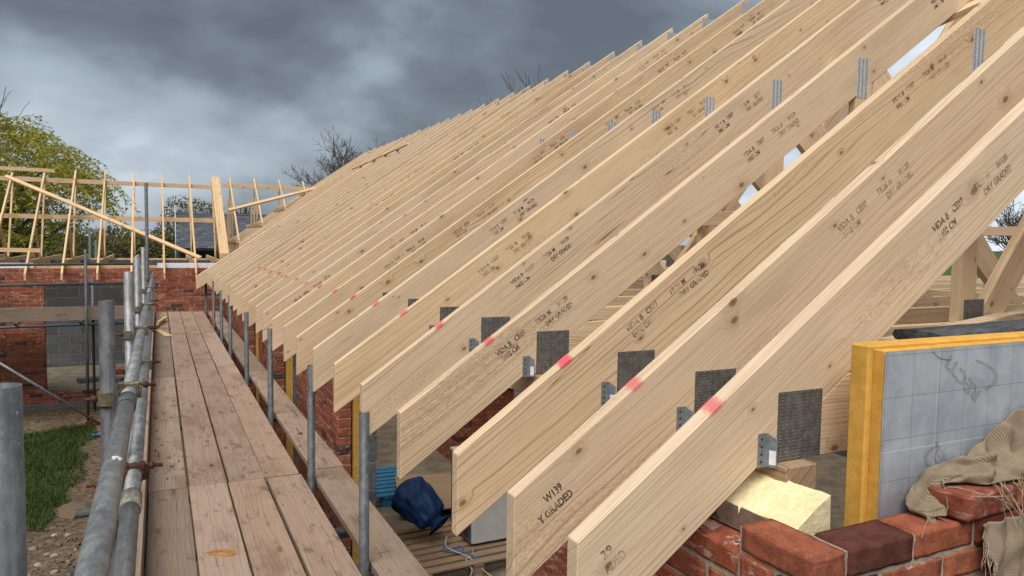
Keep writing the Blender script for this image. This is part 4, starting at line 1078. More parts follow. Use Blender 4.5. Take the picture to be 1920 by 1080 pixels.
def offcut():
    """foam offcut, its top cut to the roof pitch"""
    o = Vector((1.345, 1.27, 0.818)); t = thing('insulation_offcut', 'pale yellow foam offcut with creased foil side on the corner bricks', 'insulation', o, rz=R(3))
    bm = bmesh.new()
    n = 14; rr = random.Random(3)
    y0, y1, x0, x1 = -0.055, 0.33, 0.0, 0.118; zl, zr = 0.062, 0.128
    sec = []
    for j in range(n+1):
        y = y0+(y1-y0)*j/n; row = []
        for (x, z) in ((x0, 0), (x0, zl), (x0+0.035, zl+0.022), (x0+0.07, zl+0.043), (x1, zr), (x1, 0)):
            jit = 0.0022
            row.append(bm.verts.new((x+rr.uniform(-jit, jit), y+rr.uniform(-jit, jit), z+(rr.uniform(-jit, jit) if z > 0 else 0))))
        sec.append(row)
    for j in range(n):
        for i in range(6): bm.faces.new((sec[j][i], sec[j+1][i], sec[j+1][(i+1) % 6], sec[j][(i+1) % 6]))
    bm.faces.new(sec[0]); bm.faces.new(list(reversed(sec[-1])))
    bmesh.ops.recalc_face_normals(bm, faces=bm.faces)
    me = bpy.data.meshes.new('foam_block'); bm.to_mesh(me); bm.free(); me.materials.append(M['foam_pale'])
    link('foam_block', me, t)
    b = MB()
    nn = 16
    for j in range(nn+1):
        y = y0-0.001+(y1-y0)*j/nn
        for i in range(4): b.v.append((x0-0.0035+0.0012*mnoise.noise((y*60, i*2.0, 1)), y, 0.0+zl*0.985*i/3+(0.002*mnoise.noise((y*80, 0, 4)) if i == 3 else 0)))
    for j in range(nn):
        for i in range(3): k = j*4+i; b.f.append([k, k+1, k+5, k+4]); b.mi.append(0); b.smooth.append(True)
    fo = link('foil_face', b.mesh('foil_face', M['foil_brown']), t)
    me = text_mesh('printed_logo', [('X', 0, 0, 0.03)], 'print', 0.045, outline=0.0007)
    link('printed_logo', me, fo, Matrix.Translation((-0.0055, 0.22, 0.006)) @ Matrix.Rotation(R(-90), 4, 'Z'))
    b = MB(); b.tube([(x0-0.004, 0.12, 0.062), (x0-0.008, 0.118, 0.058), (x0-0.006, 0.122, 0.036)], [0.004, 0.003, 0.0015], 6)
    link('torn_shred', b.mesh('torn_shred', M['foam_pale']), t)
offcut()

# wire wall tie lying on the bed joint
b = MB(); pts = [(0, 0, 0), (0.030, 0.004, 0.001), (0.012, 0.020, 0.001), (0.0, 0.0, 0.001)]
b.tube(pts, 0.0016, 6); b.tube([(0.022, 0.012, 0.001), (0.10, 0.05, 0.002)], 0.0016, 6)
tag(link('wall_tie', b.mesh('wall_tie', M['plate_bright']), None, None, (1.272, 1.335, EZ+0.002)), 'bent wire wall tie on the lower course beside the offcut', 'wall tie')
# loose brick on the gable
for cx, v_, lbl in ((1.852, 2, 'loose dark red brick on the gable with hessian over its end'), (2.078, 1, 'second loose brick on the gable at the right edge')):
    lb_ = link('loose_brick', brick_mesh(BL, v_, True), None, Matrix.Translation((cx, 1.118, GZ+BH/2+0.003)) @ Matrix.Rotation(R(2 if v_ == 2 else -2), 4, 'Z'))
    tag(lb_, lbl, 'brick', 'loose bricks on the gable')
# felt roll on the chords behind the board
b = MB()
n = 22
for i in range(n+1):
    x = 0.9*i/n
    for k in range(10):
        a = 2*math.pi*k/10; r = 1+0.10*mnoise.noise((x*14, k*1.3, 0))
        b.v.append((x, 0.075*math.copysign(abs(math.cos(a))**0.6, math.cos(a))*r, 0.019*math.copysign(abs(math.sin(a))**0.6, math.sin(a))*r))
for i in range(n):
    for k in range(10): b.f.append([i*10+k, i*10+(k+1) % 10, (i+1)*10+(k+1) % 10, (i+1)*10+k]); b.mi.append(0); b.smooth.append(True)
b.f.append([k for k in range(10)]); b.mi.append(0); b.smooth.append(False)
tag(link('felt_roll', b.mesh('felt_roll', M['felt']), None, Matrix.Translation((2.05, 1.43, 1.283)) @ Matrix.Rotation(R(5), 4, 'Z')), 'flattened roll of black felt behind the top of the foil board', 'felt roll')

def hessian():
    o = Vector((1.9, 1.10, GZ+BH))
    t = thing('hessian_sack', 'frayed brown hessian draped over the loose brick against the foil board', 'sack', o)
    def lerp_tab(tab, x):
        if x <= tab[0][0]: return tab[0][1]
        for (a0, b0), (a1, b1) in zip(tab, tab[1:]):
            if x <= a1:
                f = (x-a0)/(a1-a0); f = f*f*(3-2*f); return b0+(b1-b0)*f
        return tab[-1][1]
    ZT = [(1.68, 0.915), (1.72, 0.950), (1.78, 0.985), (1.88, 0.995), (1.93, 0.992), (1.97, 1.020), (2.06, 1.065), (2.14, 1.105), (2.4, 1.17)]
    YF = [(1.68, 1.120), (1.74, 1.105), (1.765, 1.135), (1.83, 1.125), (1.88, 1.085), (1.95, 1.078), (2.4, 1.07)]
    ZF = [(1.68, 0.889), (1.735, 0.892), (1.762, 0.960), (2.4, 0.960)]
    rr = random.Random(9)
    def fold(x, v):
        f = 0.0
        for c, sl_, w, h in ((1.80, 0.10, 0.022, 0.016), (1.905, -0.16, 0.026, 0.030), (1.965, 0.14, 0.020, 0.030), (2.03, -0.05, 0.022, 0.022), (2.11, 0.12, 0.024, 0.028), (2.22, -0.1, 0.03, 0.026), (1.725, 0.05, 0.014, 0.012)):
            f += h*math.exp(-((x-c-sl_*(v-0.5))/w)**2)
        return f*math.sin(math.pi*min(1, 0.12+v*0.88))**0.6+0.007*mnoise.noise((x*26, v*5, 1.7))
    def P(u, v):
        x = 1.685+0.70*u
        zt, yf, zf = lerp_tab(ZT, x), lerp_tab(YF, x), lerp_tab(ZF, x)
        base = max(zf, 0.0)
        path = [(1.188, zt), (1.176, zt-0.35*(zt-base)), (1.160, base+0.30*(zt-base)), (0.5*(1.15+yf), base+0.012), (yf+0.010, base+0.008), (yf, base+0.003)]
        s_ = v*(len(path)-1); i = min(int(s_), len(path)-2); f = s_-i
        y = path[i][0]*(1-f)+path[i+1][0]*f; z = path[i][1]*(1-f)+path[i+1][1]*f
        d = fold(x, v)
        return Vector((x+0.010*math.sin(v*7+x*9), y-0.75*d, z+0.75*d))
    def Q(u, v):          # piece pinned under the brick, hanging down the gable
        x = 1.795+0.45*u+0.05*v*(1-u)+0.012*mnoise.noise((v*9, u, 3)); z = GZ-0.004-0.26*v
        d = 0.012*math.sin(x*38+3*v)+0.008*mnoise.noise((x*20, v*6, 0))
        return Vector((x, 1.064-0.016*min(1, v*3)-abs(d), z))
    def sheet(name, fn, nu, nv, ku, kv):
        vs_, fs_, uv_ = [], [], []
        for j in range(nv+1):
            for i in range(nu+1): vs_.append(tuple(fn(i/nu, j/nv)-o)); uv_.append((i/nu*ku, j/nv*kv))
        for j in range(nv):
            for i in range(nu): k = j*(nu+1)+i; fs_.append([k, k+1, k+nu+2, k+nu+1])
        me = bpy.data.meshes.new(name); me.from_pydata(vs_, [], fs_); me.materials.append(M['hessian'])
        me.polygons.foreach_set('use_smooth', [True]*len(me.polygons))
        ul = me.uv_layers.new(name='weave')
        for lp in me.loops: ul.data[lp.index].uv = uv_[lp.vertex_index]
        c = link(name, me, t); c.modifiers.new('thickness', 'SOLIDIFY').thickness = 0.003
    sheet('draped_cloth', P, 120, 50, 0.70, 0.26); sheet('hanging_cloth', Q, 70, 40, 0.45, 0.26)
    b = MB()
    def thread(p, d, L, r=0.0009, wob=0.34, front=1.062):
        pts = [Vector(p)]; d = Vector(d).normalized()
        for k in range(7):
            d = (d+Vector((rr.uniform(-1, 1), rr.uniform(-1, 1)*0.5, rr.uniform(-1, 0.5)))*wob).normalized()
            q = pts[-1]+d*L/7
            if q.z < GZ+BH+0.004: q.y = min(q.y, front)
            pts.append(q)
        b.tube([q-o for q in pts], r, 4)
    for k in range(70): thread(Q(rr.uniform(0, 0.9), rr.uniform(0.75, 1.0))+Vector((0, -0.006, 0)), (rr.uniform(-0.5, 0.3), -0.2, -1), rr.uniform(0.05, 0.13))
    for k in range(60): thread(Q(rr.uniform(0.0, 0.04), rr.uniform(0.05, 1.0)), (-0.7, -0.3, -0.8), rr.uniform(0.02, 0.08))
    for k in range(30): thread(P(0.005, rr.uniform(0.3, 1.0)), (rr.uniform(-0.2, 0.9), -0.6, -0.5), rr.uniform(0.025, 0.055), front=1.12)
    for k in range(14): thread(P(rr.uniform(0.25, 0.6), 0.99)+Vector((0, -0.004, 0.002)), (rr.uniform(-1, 1), -0.5, -0.8), rr.uniform(0.06, 0.14), 0.0011)
    for k in range(5): thread(P(rr.uniform(0.08, 0.2), 0.8)+Vector((0, -0.01, 0.006)), (1, -0.25, 0.0), rr.uniform(0.10, 0.16), 0.0012, 0.12)
    thread(P(0.01, 0.95), (-1, -0.4, -0.1), 0.11, 0.0011, 0.12, 1.12)
    fr = link('frayed_threads', b.mesh('frayed_threads', M['jute']), t); fr['kind'] = 'stuff'
hessian()

# ------------------------------------------------------------------ things on the slab inside the opening
FZ = -1.6
def pallet(name, loc, rz, label, mat, w=1.12, d=1.05):
    t = thing(name, label, 'pallet', loc, 'pallets on the slab', rz)
    rr = random.Random(int(w*77)+len(label))
    n = 8
    for k in range(n):
        y = -d/2+0.05+(d-0.1)*k/(n-1)
        link('slat', timber_mesh(w, 0.092, 0.02, mat), t, Matrix.Translation((-w/2, y, 0.134+rr.uniform(-0.002, 0.002))) @ Matrix.Rotation(rr.uniform(-0.008, 0.008), 4, 'Z'))
    for x in (-w/2+0.05, 0, w/2-0.05):
        link('bearer', timber_mesh(d, 0.09, 0.02, mat), t, Matrix.Translation((x, -d/2, 0.1135)) @ Matrix.Rotation(math.pi/2, 4, 'Z'))
        for y in (-d/2+0.06, 0, d/2-0.06):
            link('spacer_block', timber_mesh(0.12, 0.10, 0.084, mat), t, Matrix.Translation((x-0.06, y, 0.061)))
        link('foot_board', timber_mesh(d, 0.09, 0.018, mat), t, Matrix.Translation((x, -d/2, 0.0095)) @ Matrix.Rotation(math.pi/2, 4, 'Z'))
    return t
pallet('pallet', (2.64, 6.62, FZ), R(2), 'bare wooden pallet under the blue bag and the appliance', 'pine_old')
pallet('pallet', (2.42, 8.72, FZ), R(-4), 'blue painted pallet on the slab behind the scaffold upright', 'blue_paint', 0.8, 1.1)
PT = FZ+0.146
# plywood lid
b = MB(); b.box(-0.55, 0.55, -0.48, 0.48, -0.010, 0.010)
ply = tag(link('plywood_sheet', b.mesh('plywood', M['pine_old'], 0.002), None, Matrix.Translation((3.02, 8.0, FZ+0.17)) @ Matrix.Rotation(R(-14), 4, 'Z') @ Matrix.Rotation(R(5), 4, 'X')), 'brown plywood sheet lying behind the blue bag', 'plywood')
b = MB(); b.box(-0.3, 0.3, -0.25, 0.25, 0, 0.125)
tag(link('crate', b.mesh('crate', M['black'], 0.005), None, None, (3.05, 8.05, FZ)), 'low dark crate propping up the brown plywood sheet', 'crate')
# appliance
def fridge():
    o = (2.70, 6.42, PT); t = thing('fridge', 'white under-counter fridge on the wooden pallet, its dark back facing the walkway', 'appliance', o)
    b = MB(); b.box(0.02, 0.55, 0, 0.55, 0.03, 0.83); link('cabinet', b.mesh('cabinet', M['white_metal'], 0.006), t)
    b = MB(); b.box(0.0, 0.56, -0.005, 0.56, 0.831, 0.86); link('worktop', b.mesh('worktop', M['white_metal'], 0.004), t)
    b = MB(); b.box(0.008, 0.019, 0.02, 0.53, 0.04, 0.80); link('back_panel', b.mesh('back_panel', M['grey_plastic']), t)
    b = MB()
    for k in range(16): b.tube([(0.0, 0.05, 0.10+0.042*k), (0.0, 0.50, 0.10+0.042*k)], 0.0025, 5)
    for k in range(14): b.tube([(-0.003, 0.06+0.034*k, 0.08), (-0.003, 0.06+0.034*k, 0.75)], 0.0012, 4)
    g = link('condenser_grille', b.mesh('grille', M['black']), t); g['kind'] = 'stuff'
    for x in (0.06, 0.50):
        for y in (0.05, 0.50):
            b = MB(); b.tube([(x, y, 0), (x, y, 0.03)], 0.02, 10); link('foot', b.mesh('foot', M['grey_plastic']), t)
fridge()
# tied blue bag
def blue_bag():
    o = (2.36, 6.70, PT); t = thing('plastic_bag', 'tied blue plastic bag slumped on the wooden pallet', 'bag', o)
    b = MB(); nu, nv = 72, 40
    for j in range(nv+1):
        f = j/nv
        if f < 0.82: prof = 0.215*min(1, (f/0.16))**0.55*(1-0.28*max(0, f-0.35)/0.47)
        else: prof = 0.155-0.085*math.sin((f-0.82)/0.18*math.pi*0.9)
        for i in range(nu):
            a = 2*math.pi*i/nu
            cr = 0
            for q_, (fr_, ph_) in enumerate(((5, 0.4), (9, 2.1), (14, 0.9))):
                cr += abs(math.sin(a*fr_*0.5+ph_+2.2*mnoise.noise((f*3, q_, 0))))*(0.10, 0.06, 0.04)[q_]
            r = prof*(0.86+cr*(0.45+0.9*f)+0.12*mnoise.noise((math.cos(a)*2.2, math.sin(a)*2.2, f*5)))
            b.v.append((r*math.cos(a)*1.05, r*math.sin(a)*0.88, f*0.58+0.012*mnoise.noise((a, f*8, 4))))
    for j in range(nv):
        for i in range(nu): b.f.append([j*nu+i, j*nu+(i+1) % nu, (j+1)*nu+(i+1) % nu, (j+1)*nu+i]); b.mi.append(0); b.smooth.append(True)
    b.f.append([i for i in reversed(range(nu))]); b.mi.append(0); b.smooth.append(True)
    b.f.append([nv*nu+i for i in range(nu)]); b.mi.append(0); b.smooth.append(True)
    # round end up and back, tied neck down towards the eye
    mw = Matrix.Translation((-0.02, 0.10, 0.33)) @ Euler((R(128), R(-18), R(24))).to_matrix().to_4x4() @ Matrix.Translation((0, 0, -0.33))
    link('bag_body', b.mesh('bag_body', M['blue_bag']), t, mw)
    for k, (mt, pts) in enumerate((('cable_white', [(0.16, -0.13, 0.10), (0.10, -0.28, 0.05), (0.24, -0.48, 0.012), (0.36, -0.62, -0.10), (0.42, -0.70, -0.14)]),
                                   ('blue_rope', [(0.17, -0.12, 0.11), (0.07, -0.25, 0.03), (0.20, -0.36, 0.015), (0.27, -0.26, 0.02), (0.16, -0.27, 0.02), (0.30, -0.52, 0.01), (0.20, -0.66, -0.12), (0.38, -0.74, -0.14)]))):
        b = MB(); P2 = []
        for i in range(len(pts)-1):
            p0 = Vector(pts[max(i-1, 0)]); p1 = Vector(pts[i]); p2 = Vector(pts[i+1]); p3 = Vector(pts[min(i+2, len(pts)-1)])
            for s in range(6):
                f = s/6; P2.append(0.5*((2*p1)+(p2-p0)*f+(2*p0-5*p1+4*p2-p3)*f*f+(3*p1-p0-3*p2+p3)*f**3))
        P2.append(Vector(pts[-1])); b.tube(P2, 0.0055, 6); link('cord', b.mesh('cord', M[mt]), t)
blue_bag()
b = MB(); b.tube([(2.72, 6.38, PT+0.02), (2.66, 6.26, PT+0.006), (2.56, 6.18, PT+0.006), (2.58, 6.07, PT-0.05), (2.50, 5.98, FZ+0.006)], 0.005, 6)
tag(link('mains_cable', b.mesh('cable', M['cable_white'])), 'thin white mains cable trailing from the fridge over the pallet', 'cable')

# pack of bricks further in, a grey sheet over it
def brick_pack():
    o = (3.7, 9.3, FZ); t = thing('brick_pack', 'square pack of red bricks on the slab under a grey sheet', 'brick pack', o)
    rr = random.Random(4)
    for z in range(15):
        for i in range(4):
            for j in range(9):
                if 0 < i < 3 and 0 < j < 8 and z < 14: continue
                link('brick', brick_mesh(BL, rr.randrange(4)), t, Matrix.Translation((0.11+0.219*i, 0.055+0.106*j, 0.034+0.068*z)))
    b = MB(); n = 14
    for j in range(n+1):
        for i in range(n+1):
            x, y = -0.02+0.92*i/n, -0.02+1.0*j/n; b.v.append((x, y, 1.035+0.035*mnoise.noise((x*5, y*5, 0))+0.02))
    for j in range(n):
        for i in range(n): k = j*(n+1)+i; b.f.append([k, k+1, k+n+2, k+n+1]); b.mi.append(0); b.smooth.append(True)
    s = tag(link('plastic_sheet', b.mesh('sheet', M['foil_brown']), None, None, o), 'crumpled grey sheet on top of the brick pack', 'sheet')
    s.modifiers.new('thickness', 'SOLIDIFY').thickness = 0.006
    s.data.materials[0] = M['white_foam']
brick_pack()

# debris inside the far opening
def lump(name, loc, r, label, cat, mat, group=None, seed=0, sq=(1, 1, 0.6)):
    k = ('lump', seed, mat)
    if k not in CACHE:
        bm = bmesh.new(); bmesh.ops.create_icosphere(bm, subdivisions=2, radius=1.0)
        for v in bm.verts:
            n = v.co.normalized(); v.co = n*(1+0.35*mnoise.noise(n*1.5+Vector((seed*7.3, 0, 0)))+0.12*mnoise.noise(n*4+Vector((0, seed, 0))))
        me = bpy.data.meshes.new('lump'); bm.to_mesh(me); bm.free(); me.materials.append(M[mat]); CACHE[k] = me
    o = link(name, CACHE[k], None, Matrix.Translation(loc) @ Matrix.Rotation(seed*1.3, 4, 'Z') @ Matrix.Diagonal((r*sq[0], r*sq[1], r*sq[2], 1)))
    if label: tag(o, label, cat, group)
    return o
for (x, y, rz, lb) in ((-1.38, 17.9, 0.3, 'flat grey block on the floor inside the far opening'), (-0.92, 17.7, -0.5, 'tilted grey block beside the upright inside the far opening')):
    bb = MB(); bb.box(-0.22, 0.22, -0.11, 0.11, 0, 0.10)
    tag(link('concrete_block', bb.mesh('block', M['block'], 0.012), None, Matrix.Translation((x, y, FZ)) @ Matrix.Rotation(rz, 4, 'Z')), lb, 'block', 'loose blocks in the far opening')
for k in range(5):
    o = link('brick', brick_mesh(BL, k % 4), None, Matrix.Translation((-0.86+0.03*(k % 2), 18.6+0.112*(k % 3), FZ+0.035+0.068*(k//3))) @ Matrix.Rotation(0.1*k, 4, 'Z'))
    o.name = 'loose_brick'; tag(o, nth(k+1) + ' brick of the small heap on the floor in the far opening', 'brick', 'heap of bricks in the far opening')

# ------------------------------------------------------------------ ground details
def rubble():
    rr = random.Random(21); b = MB()
    ico = bmesh.new(); bmesh.ops.create_icosphere(ico, subdivisions=1, radius=1.0)
    V = [v.co.copy() for v in ico.verts]; F = [[v.index for v in f.verts] for f in ico.faces]; ico.free()
    def gh(x, y): return -1.9+0.09*mnoise.noise((x*0.9, y*0.9, 0))
    def add(x, y, r):
        s = (rr.uniform(0.7, 1.4), rr.uniform(0.7, 1.2), rr.uniform(0.45, 0.8)); a = rr.uniform(0, 6.28); off = rr.uniform(0, 99)
        pts = []
        for v in V:
            q = v*(1+0.45*mnoise.noise(v*1.3+Vector((off, 0, 0)))); q = Vector((q.x*s[0], q.y*s[1], q.z*s[2]))*r
            pts.append((x+q.x*math.cos(a)-q.y*math.sin(a), y+q.x*math.sin(a)+q.y*math.cos(a), gh(x, y)+q.z+r*0.15))
        b.poly(pts, F)
    for k in range(1500):
        x, y = rr.uniform(-3.2, -0.25), rr.uniform(4.5, 16.4)
        g = (10.0 < y < 15.0 and x < -1.25)
        if g and rr.random() > 0.03: continue
        add(x, y, 0.006+0.03*rr.random()**3)
    for k in range(260):
        add(rr.gauss(-1.05, 0.28), rr.gauss(8.7, 0.5), 0.008+0.03*rr.random()**2)
    o = link('gravel', b.mesh('gravel', M['mud'])); o['kind'] = 'stuff'; o['label'] = 'stones, clods and gravel scattered over the muddy ground'
    spots = [(-1.28, 9.25, 0.06), (-1.05, 8.95, 0.055), (-1.18, 8.80, 0.05), (-0.98, 9.5, 0.045), (-1.13, 9.05, 0.04), (-1.25, 8.55, 0.045), (-0.9, 8.7, 0.035), (-1.0, 8.5, 0.05), (-0.86, 9.0, 0.03), (-1.12, 9.55, 0.04), (-0.98, 8.25, 0.055), (-0.78, 9.8, 0.035)]
    for i, (x, y, r) in enumerate(spots):
        lump('stone', (x, y, gh(x, y)+r*0.15), r*0.8, nth(i+1) + ' pale stone of the rubble at the foot of the scaffold, counted outwards', 'stone', 'stone', 'pale stones in the rubble', seed=i % 6)
    lump('earth_mound', (-0.98, 10.35, gh(-1.0, 10.35)+0.02), 0.30, 'low mound of pale earth at the edge of the grass', 'mound', 'mud', None, 9, (1, 0.7, 0.35))
    for i, (x, y) in enumerate(((-1.02, 15.1), (-1.2, 15.15), (-0.95, 15.3))):
        o = link('brick', brick_mesh(BL, i), None, Matrix.Translation((x, y, -1.862)) @ Matrix.Rotation(0.7*i, 4, 'Z')); o.name = 'loose_brick'
        tag(o, nth(i+1) + ' loose brick on the mud at the foot of the diagonal brace', 'brick', 'bricks at the foot of the brace')
    # grass
    b = MB()
    for k in range(26000):
        x, y = rr.uniform(-3.4, -0.9), rr.uniform(9.4, 15.5)
        e = 0.9*mnoise.noise((x*1.3, y*1.3, 4))*0.5
        if not (9.95 < y+e < 15.0 and x+0.6*e < -1.12):
            if rr.random() > 0.012: continue
        cl = 0.5+0.5*mnoise.noise((x*2.2, y*2.2, 8))
        h = (0.035+0.10*cl)*rr.uniform(0.6, 1.3); a = rr.uniform(0, 6.28); w = rr.uniform(0.003, 0.006); ln = rr.uniform(0.2, 0.9)*h; dx, dy = math.cos(a)*ln, math.sin(a)*ln
        z = gh(x, y)-0.01; px, py = -math.sin(a)*w, math.cos(a)*w
        b.poly([(x-px, y-py, z), (x+px, y+py, z), (x+dx*0.45+px*0.7, y+dy*0.45+py*0.7, z+h*0.7), (x+dx*0.45-px*0.7, y+dy*0.45-py*0.7, z+h*0.7), (x+dx, y+dy, z+h)], [(0, 1, 2, 3), (3, 2, 4)])
    o = link('grass', b.mesh('grass', M['grass_blade'])); o['kind'] = 'stuff'; o['label'] = 'patch of rough green grass below the scaffold'
    # mud crumbs on the walkway
    b = MB()
    def add2(x, y, r):
        off = rr.uniform(0, 99)
        b.poly([((x+v.x*r*(1+0.4*mnoise.noise(v+Vector((off, 0, 0))))), y+v.y*r*1.2, 0.001+abs(v.z)*r*0.5) for v in V], F)
    for k in range(150):
        x = min(max(rr.gauss(0.03, 0.07), -0.06), 0.8); y = rr.uniform(4.9, 14.5); add2(x, y, 0.004+0.008*rr.random()**2)
    for k in range(45): add2(rr.uniform(-0.05, 1.08), rr.uniform(2.2, 15), 0.004+0.006*rr.random()**2)
    o = link('mud_crumbs', b.mesh('mud_crumbs', M['mud'])); o['kind'] = 'stuff'; o['label'] = 'small dried mud crumbs scattered on the walkway boards'
    for i, (x, y, r, lb) in enumerate(((0.045, 2.88, 0.017, 'dark mud clod on the near left walkway board'), (0.30, 5.25, 0.014, 'small stone on the second row of boards near its joint'), (0.99, 5.85, 0.020, 'flat stone chip on the board beside the brick pier'))):
        lump('clod', (x, y, 0.004), r, lb, 'clod', 'mud', None, i+1, (1, 1, 0.5))
    # offcuts of lath left at the far end
    for i in range(4):
        tag(timber('lath', (-0.06+0.01*i, 13.6+0.1*i, 0.008+0.02*i), (0.05+0.02*i, 14.6+0.05*i, 0.008+0.02*i), 0.05, 0.018, 'pine_wing', (0, 0, 1)), nth(i+1) + ' thin pine lath of the small stack at the far end of the guard rail', 'lath', 'laths on the walkway')
    tag(timber('lath', (-0.05, 13.2, 0.012), (0.12, 12.35, 0.012), 0.10, 0.018, 'pine_wing', (0, 0, 1)), 'single wider pine offcut lying askew on the far walkway', 'lath', 'laths on the walkway')
    # blue rope on the mud
    b = MB(); pts = []
    for k in range(60): pts.append((-0.98+0.16*math.sin(k*0.55)+0.004*k, 14.2+0.10*math.cos(k*0.8), -1.88+0.02*abs(math.sin(k*0.4))))
    b.tube(pts, 0.008, 5); tag(link('rope', b.mesh('rope', M['blue_rope'])), 'tangle of blue rope on the mud by the scaffold foot', 'rope')
rubble()

# ------------------------------------------------------------------ trees and far things
def limb_tree(name, label, loc, height, spread, seed, levels=6, trunk_r=0.22, start=0.22, group=None, droop=0.0, twig_r=0.010, parts=True, aim=None, kids=(3, 4)):
    rr = random.Random(seed); t = thing(name, label, 'tree', loc, group)
    wood, tw = MB(), MB(); tips = []
    def grow(p, d, L, r, lev):
        n = 4; pts = [p]; q = p.copy(); dd = d.copy()
        for k in range(n):
            dd = (dd+Vector((rr.uniform(-1, 1), rr.uniform(-1, 1), rr.uniform(-0.6, 0.9)))*0.16+Vector((0, 0, -droop*0.1*lev))).normalized()
            q = q+dd*L/n; pts.append(q.copy())
        rs_ = [max(r*(1-0.42*k/n), twig_r*0.5) for k in range(n+1)]
        (wood if lev < 3 else tw).tube(pts, rs_, 7 if lev < 2 else (5 if lev < 3 else 3), cap=False)
        if lev >= levels: tips.append((pts[-1], dd)); return
        for k in range(rr.randint(*kids)):
            f = rr.uniform(0.35, 1.0) if lev else rr.uniform(0.55, 1.0)
            i = min(int(f*n), n-1); base = pts[i].lerp(pts[i+1], f*n-i)
            ang = rr.uniform(0.35, 0.95) if lev else rr.uniform(0.3, 0.8)
            side = dd.orthogonal().normalized(); side.rotate(Matrix.Rotation(rr.uniform(0, 6.28), 3, dd))
            nd = (dd*math.cos(ang)+side*math.sin(ang)*spread); nd.z += 0.12-droop*0.3
            grow(base, nd.normalized(), L*rr.uniform(0.55, 0.80), max(r*0.52, twig_r), lev+1)
        grow(pts[-1], dd, L*0.72, max(rs_[-1]*0.95, twig_r), lev+1)
    grow(Vector((0, 0, 0)), Vector(aim or (0, 0, 1)).normalized(), height*start*1.4, trunk_r, 0)
    link('trunk', wood.mesh('trunk', M['bark']), t)
    c = link('crown', tw.mesh('crown', M['twig']), t)
    return t, tips
limb_tree('bare_tree', 'round bare winter tree behind the far end of the main roof', (16.6, 60, -1.9), 18.0, 1.35, 3, 6, 0.30, 0.17, 'bare trees', twig_r=0.016, kids=(2, 3))
limb_tree('bare_tree', 'smaller bare tree beside the round one by the wing ridge', (12.9, 58, -1.9), 15.5, 1.3, 8, 6, 0.24, 0.17, 'bare trees', twig_r=0.016, kids=(2, 3))
limb_tree('bare_tree', 'budding tree top poking above the middle of the ridge', (22.3, 40, -1.9), 16.4, 0.8, 14, 5, 0.25, 0.21, 'bare trees', twig_r=0.022, kids=(2, 3))
limb_tree('bare_tree', 'bare branches reaching in at the left edge above the willow', (-7.0, 20.8, -1.9), 10.8, 0.95, 33, 5, 0.20, 0.20, 'bare trees', twig_r=0.009, kids=(2, 3))
for i, (x, y, h, s) in enumerate(((92, 50, 13, 41), (104, 58, 15, 42), (84, 47, 12, 43), (6.5, 85, 9, 44), (9.5, 88, 10, 45), (4.2, 90, 8, 46))):
    limb_tree('bare_tree', (nth(i+1) + ' far bare tree seen under the near rafter at the right edge') if i < 3 else (nth(i-2) + ' far bare tree on the skyline between the wing frames'), (x, y, -1.9), h, 1.0, s, 4, 0.25, 0.20, 'far bare trees', twig_r=0.035, kids=(3, 4))

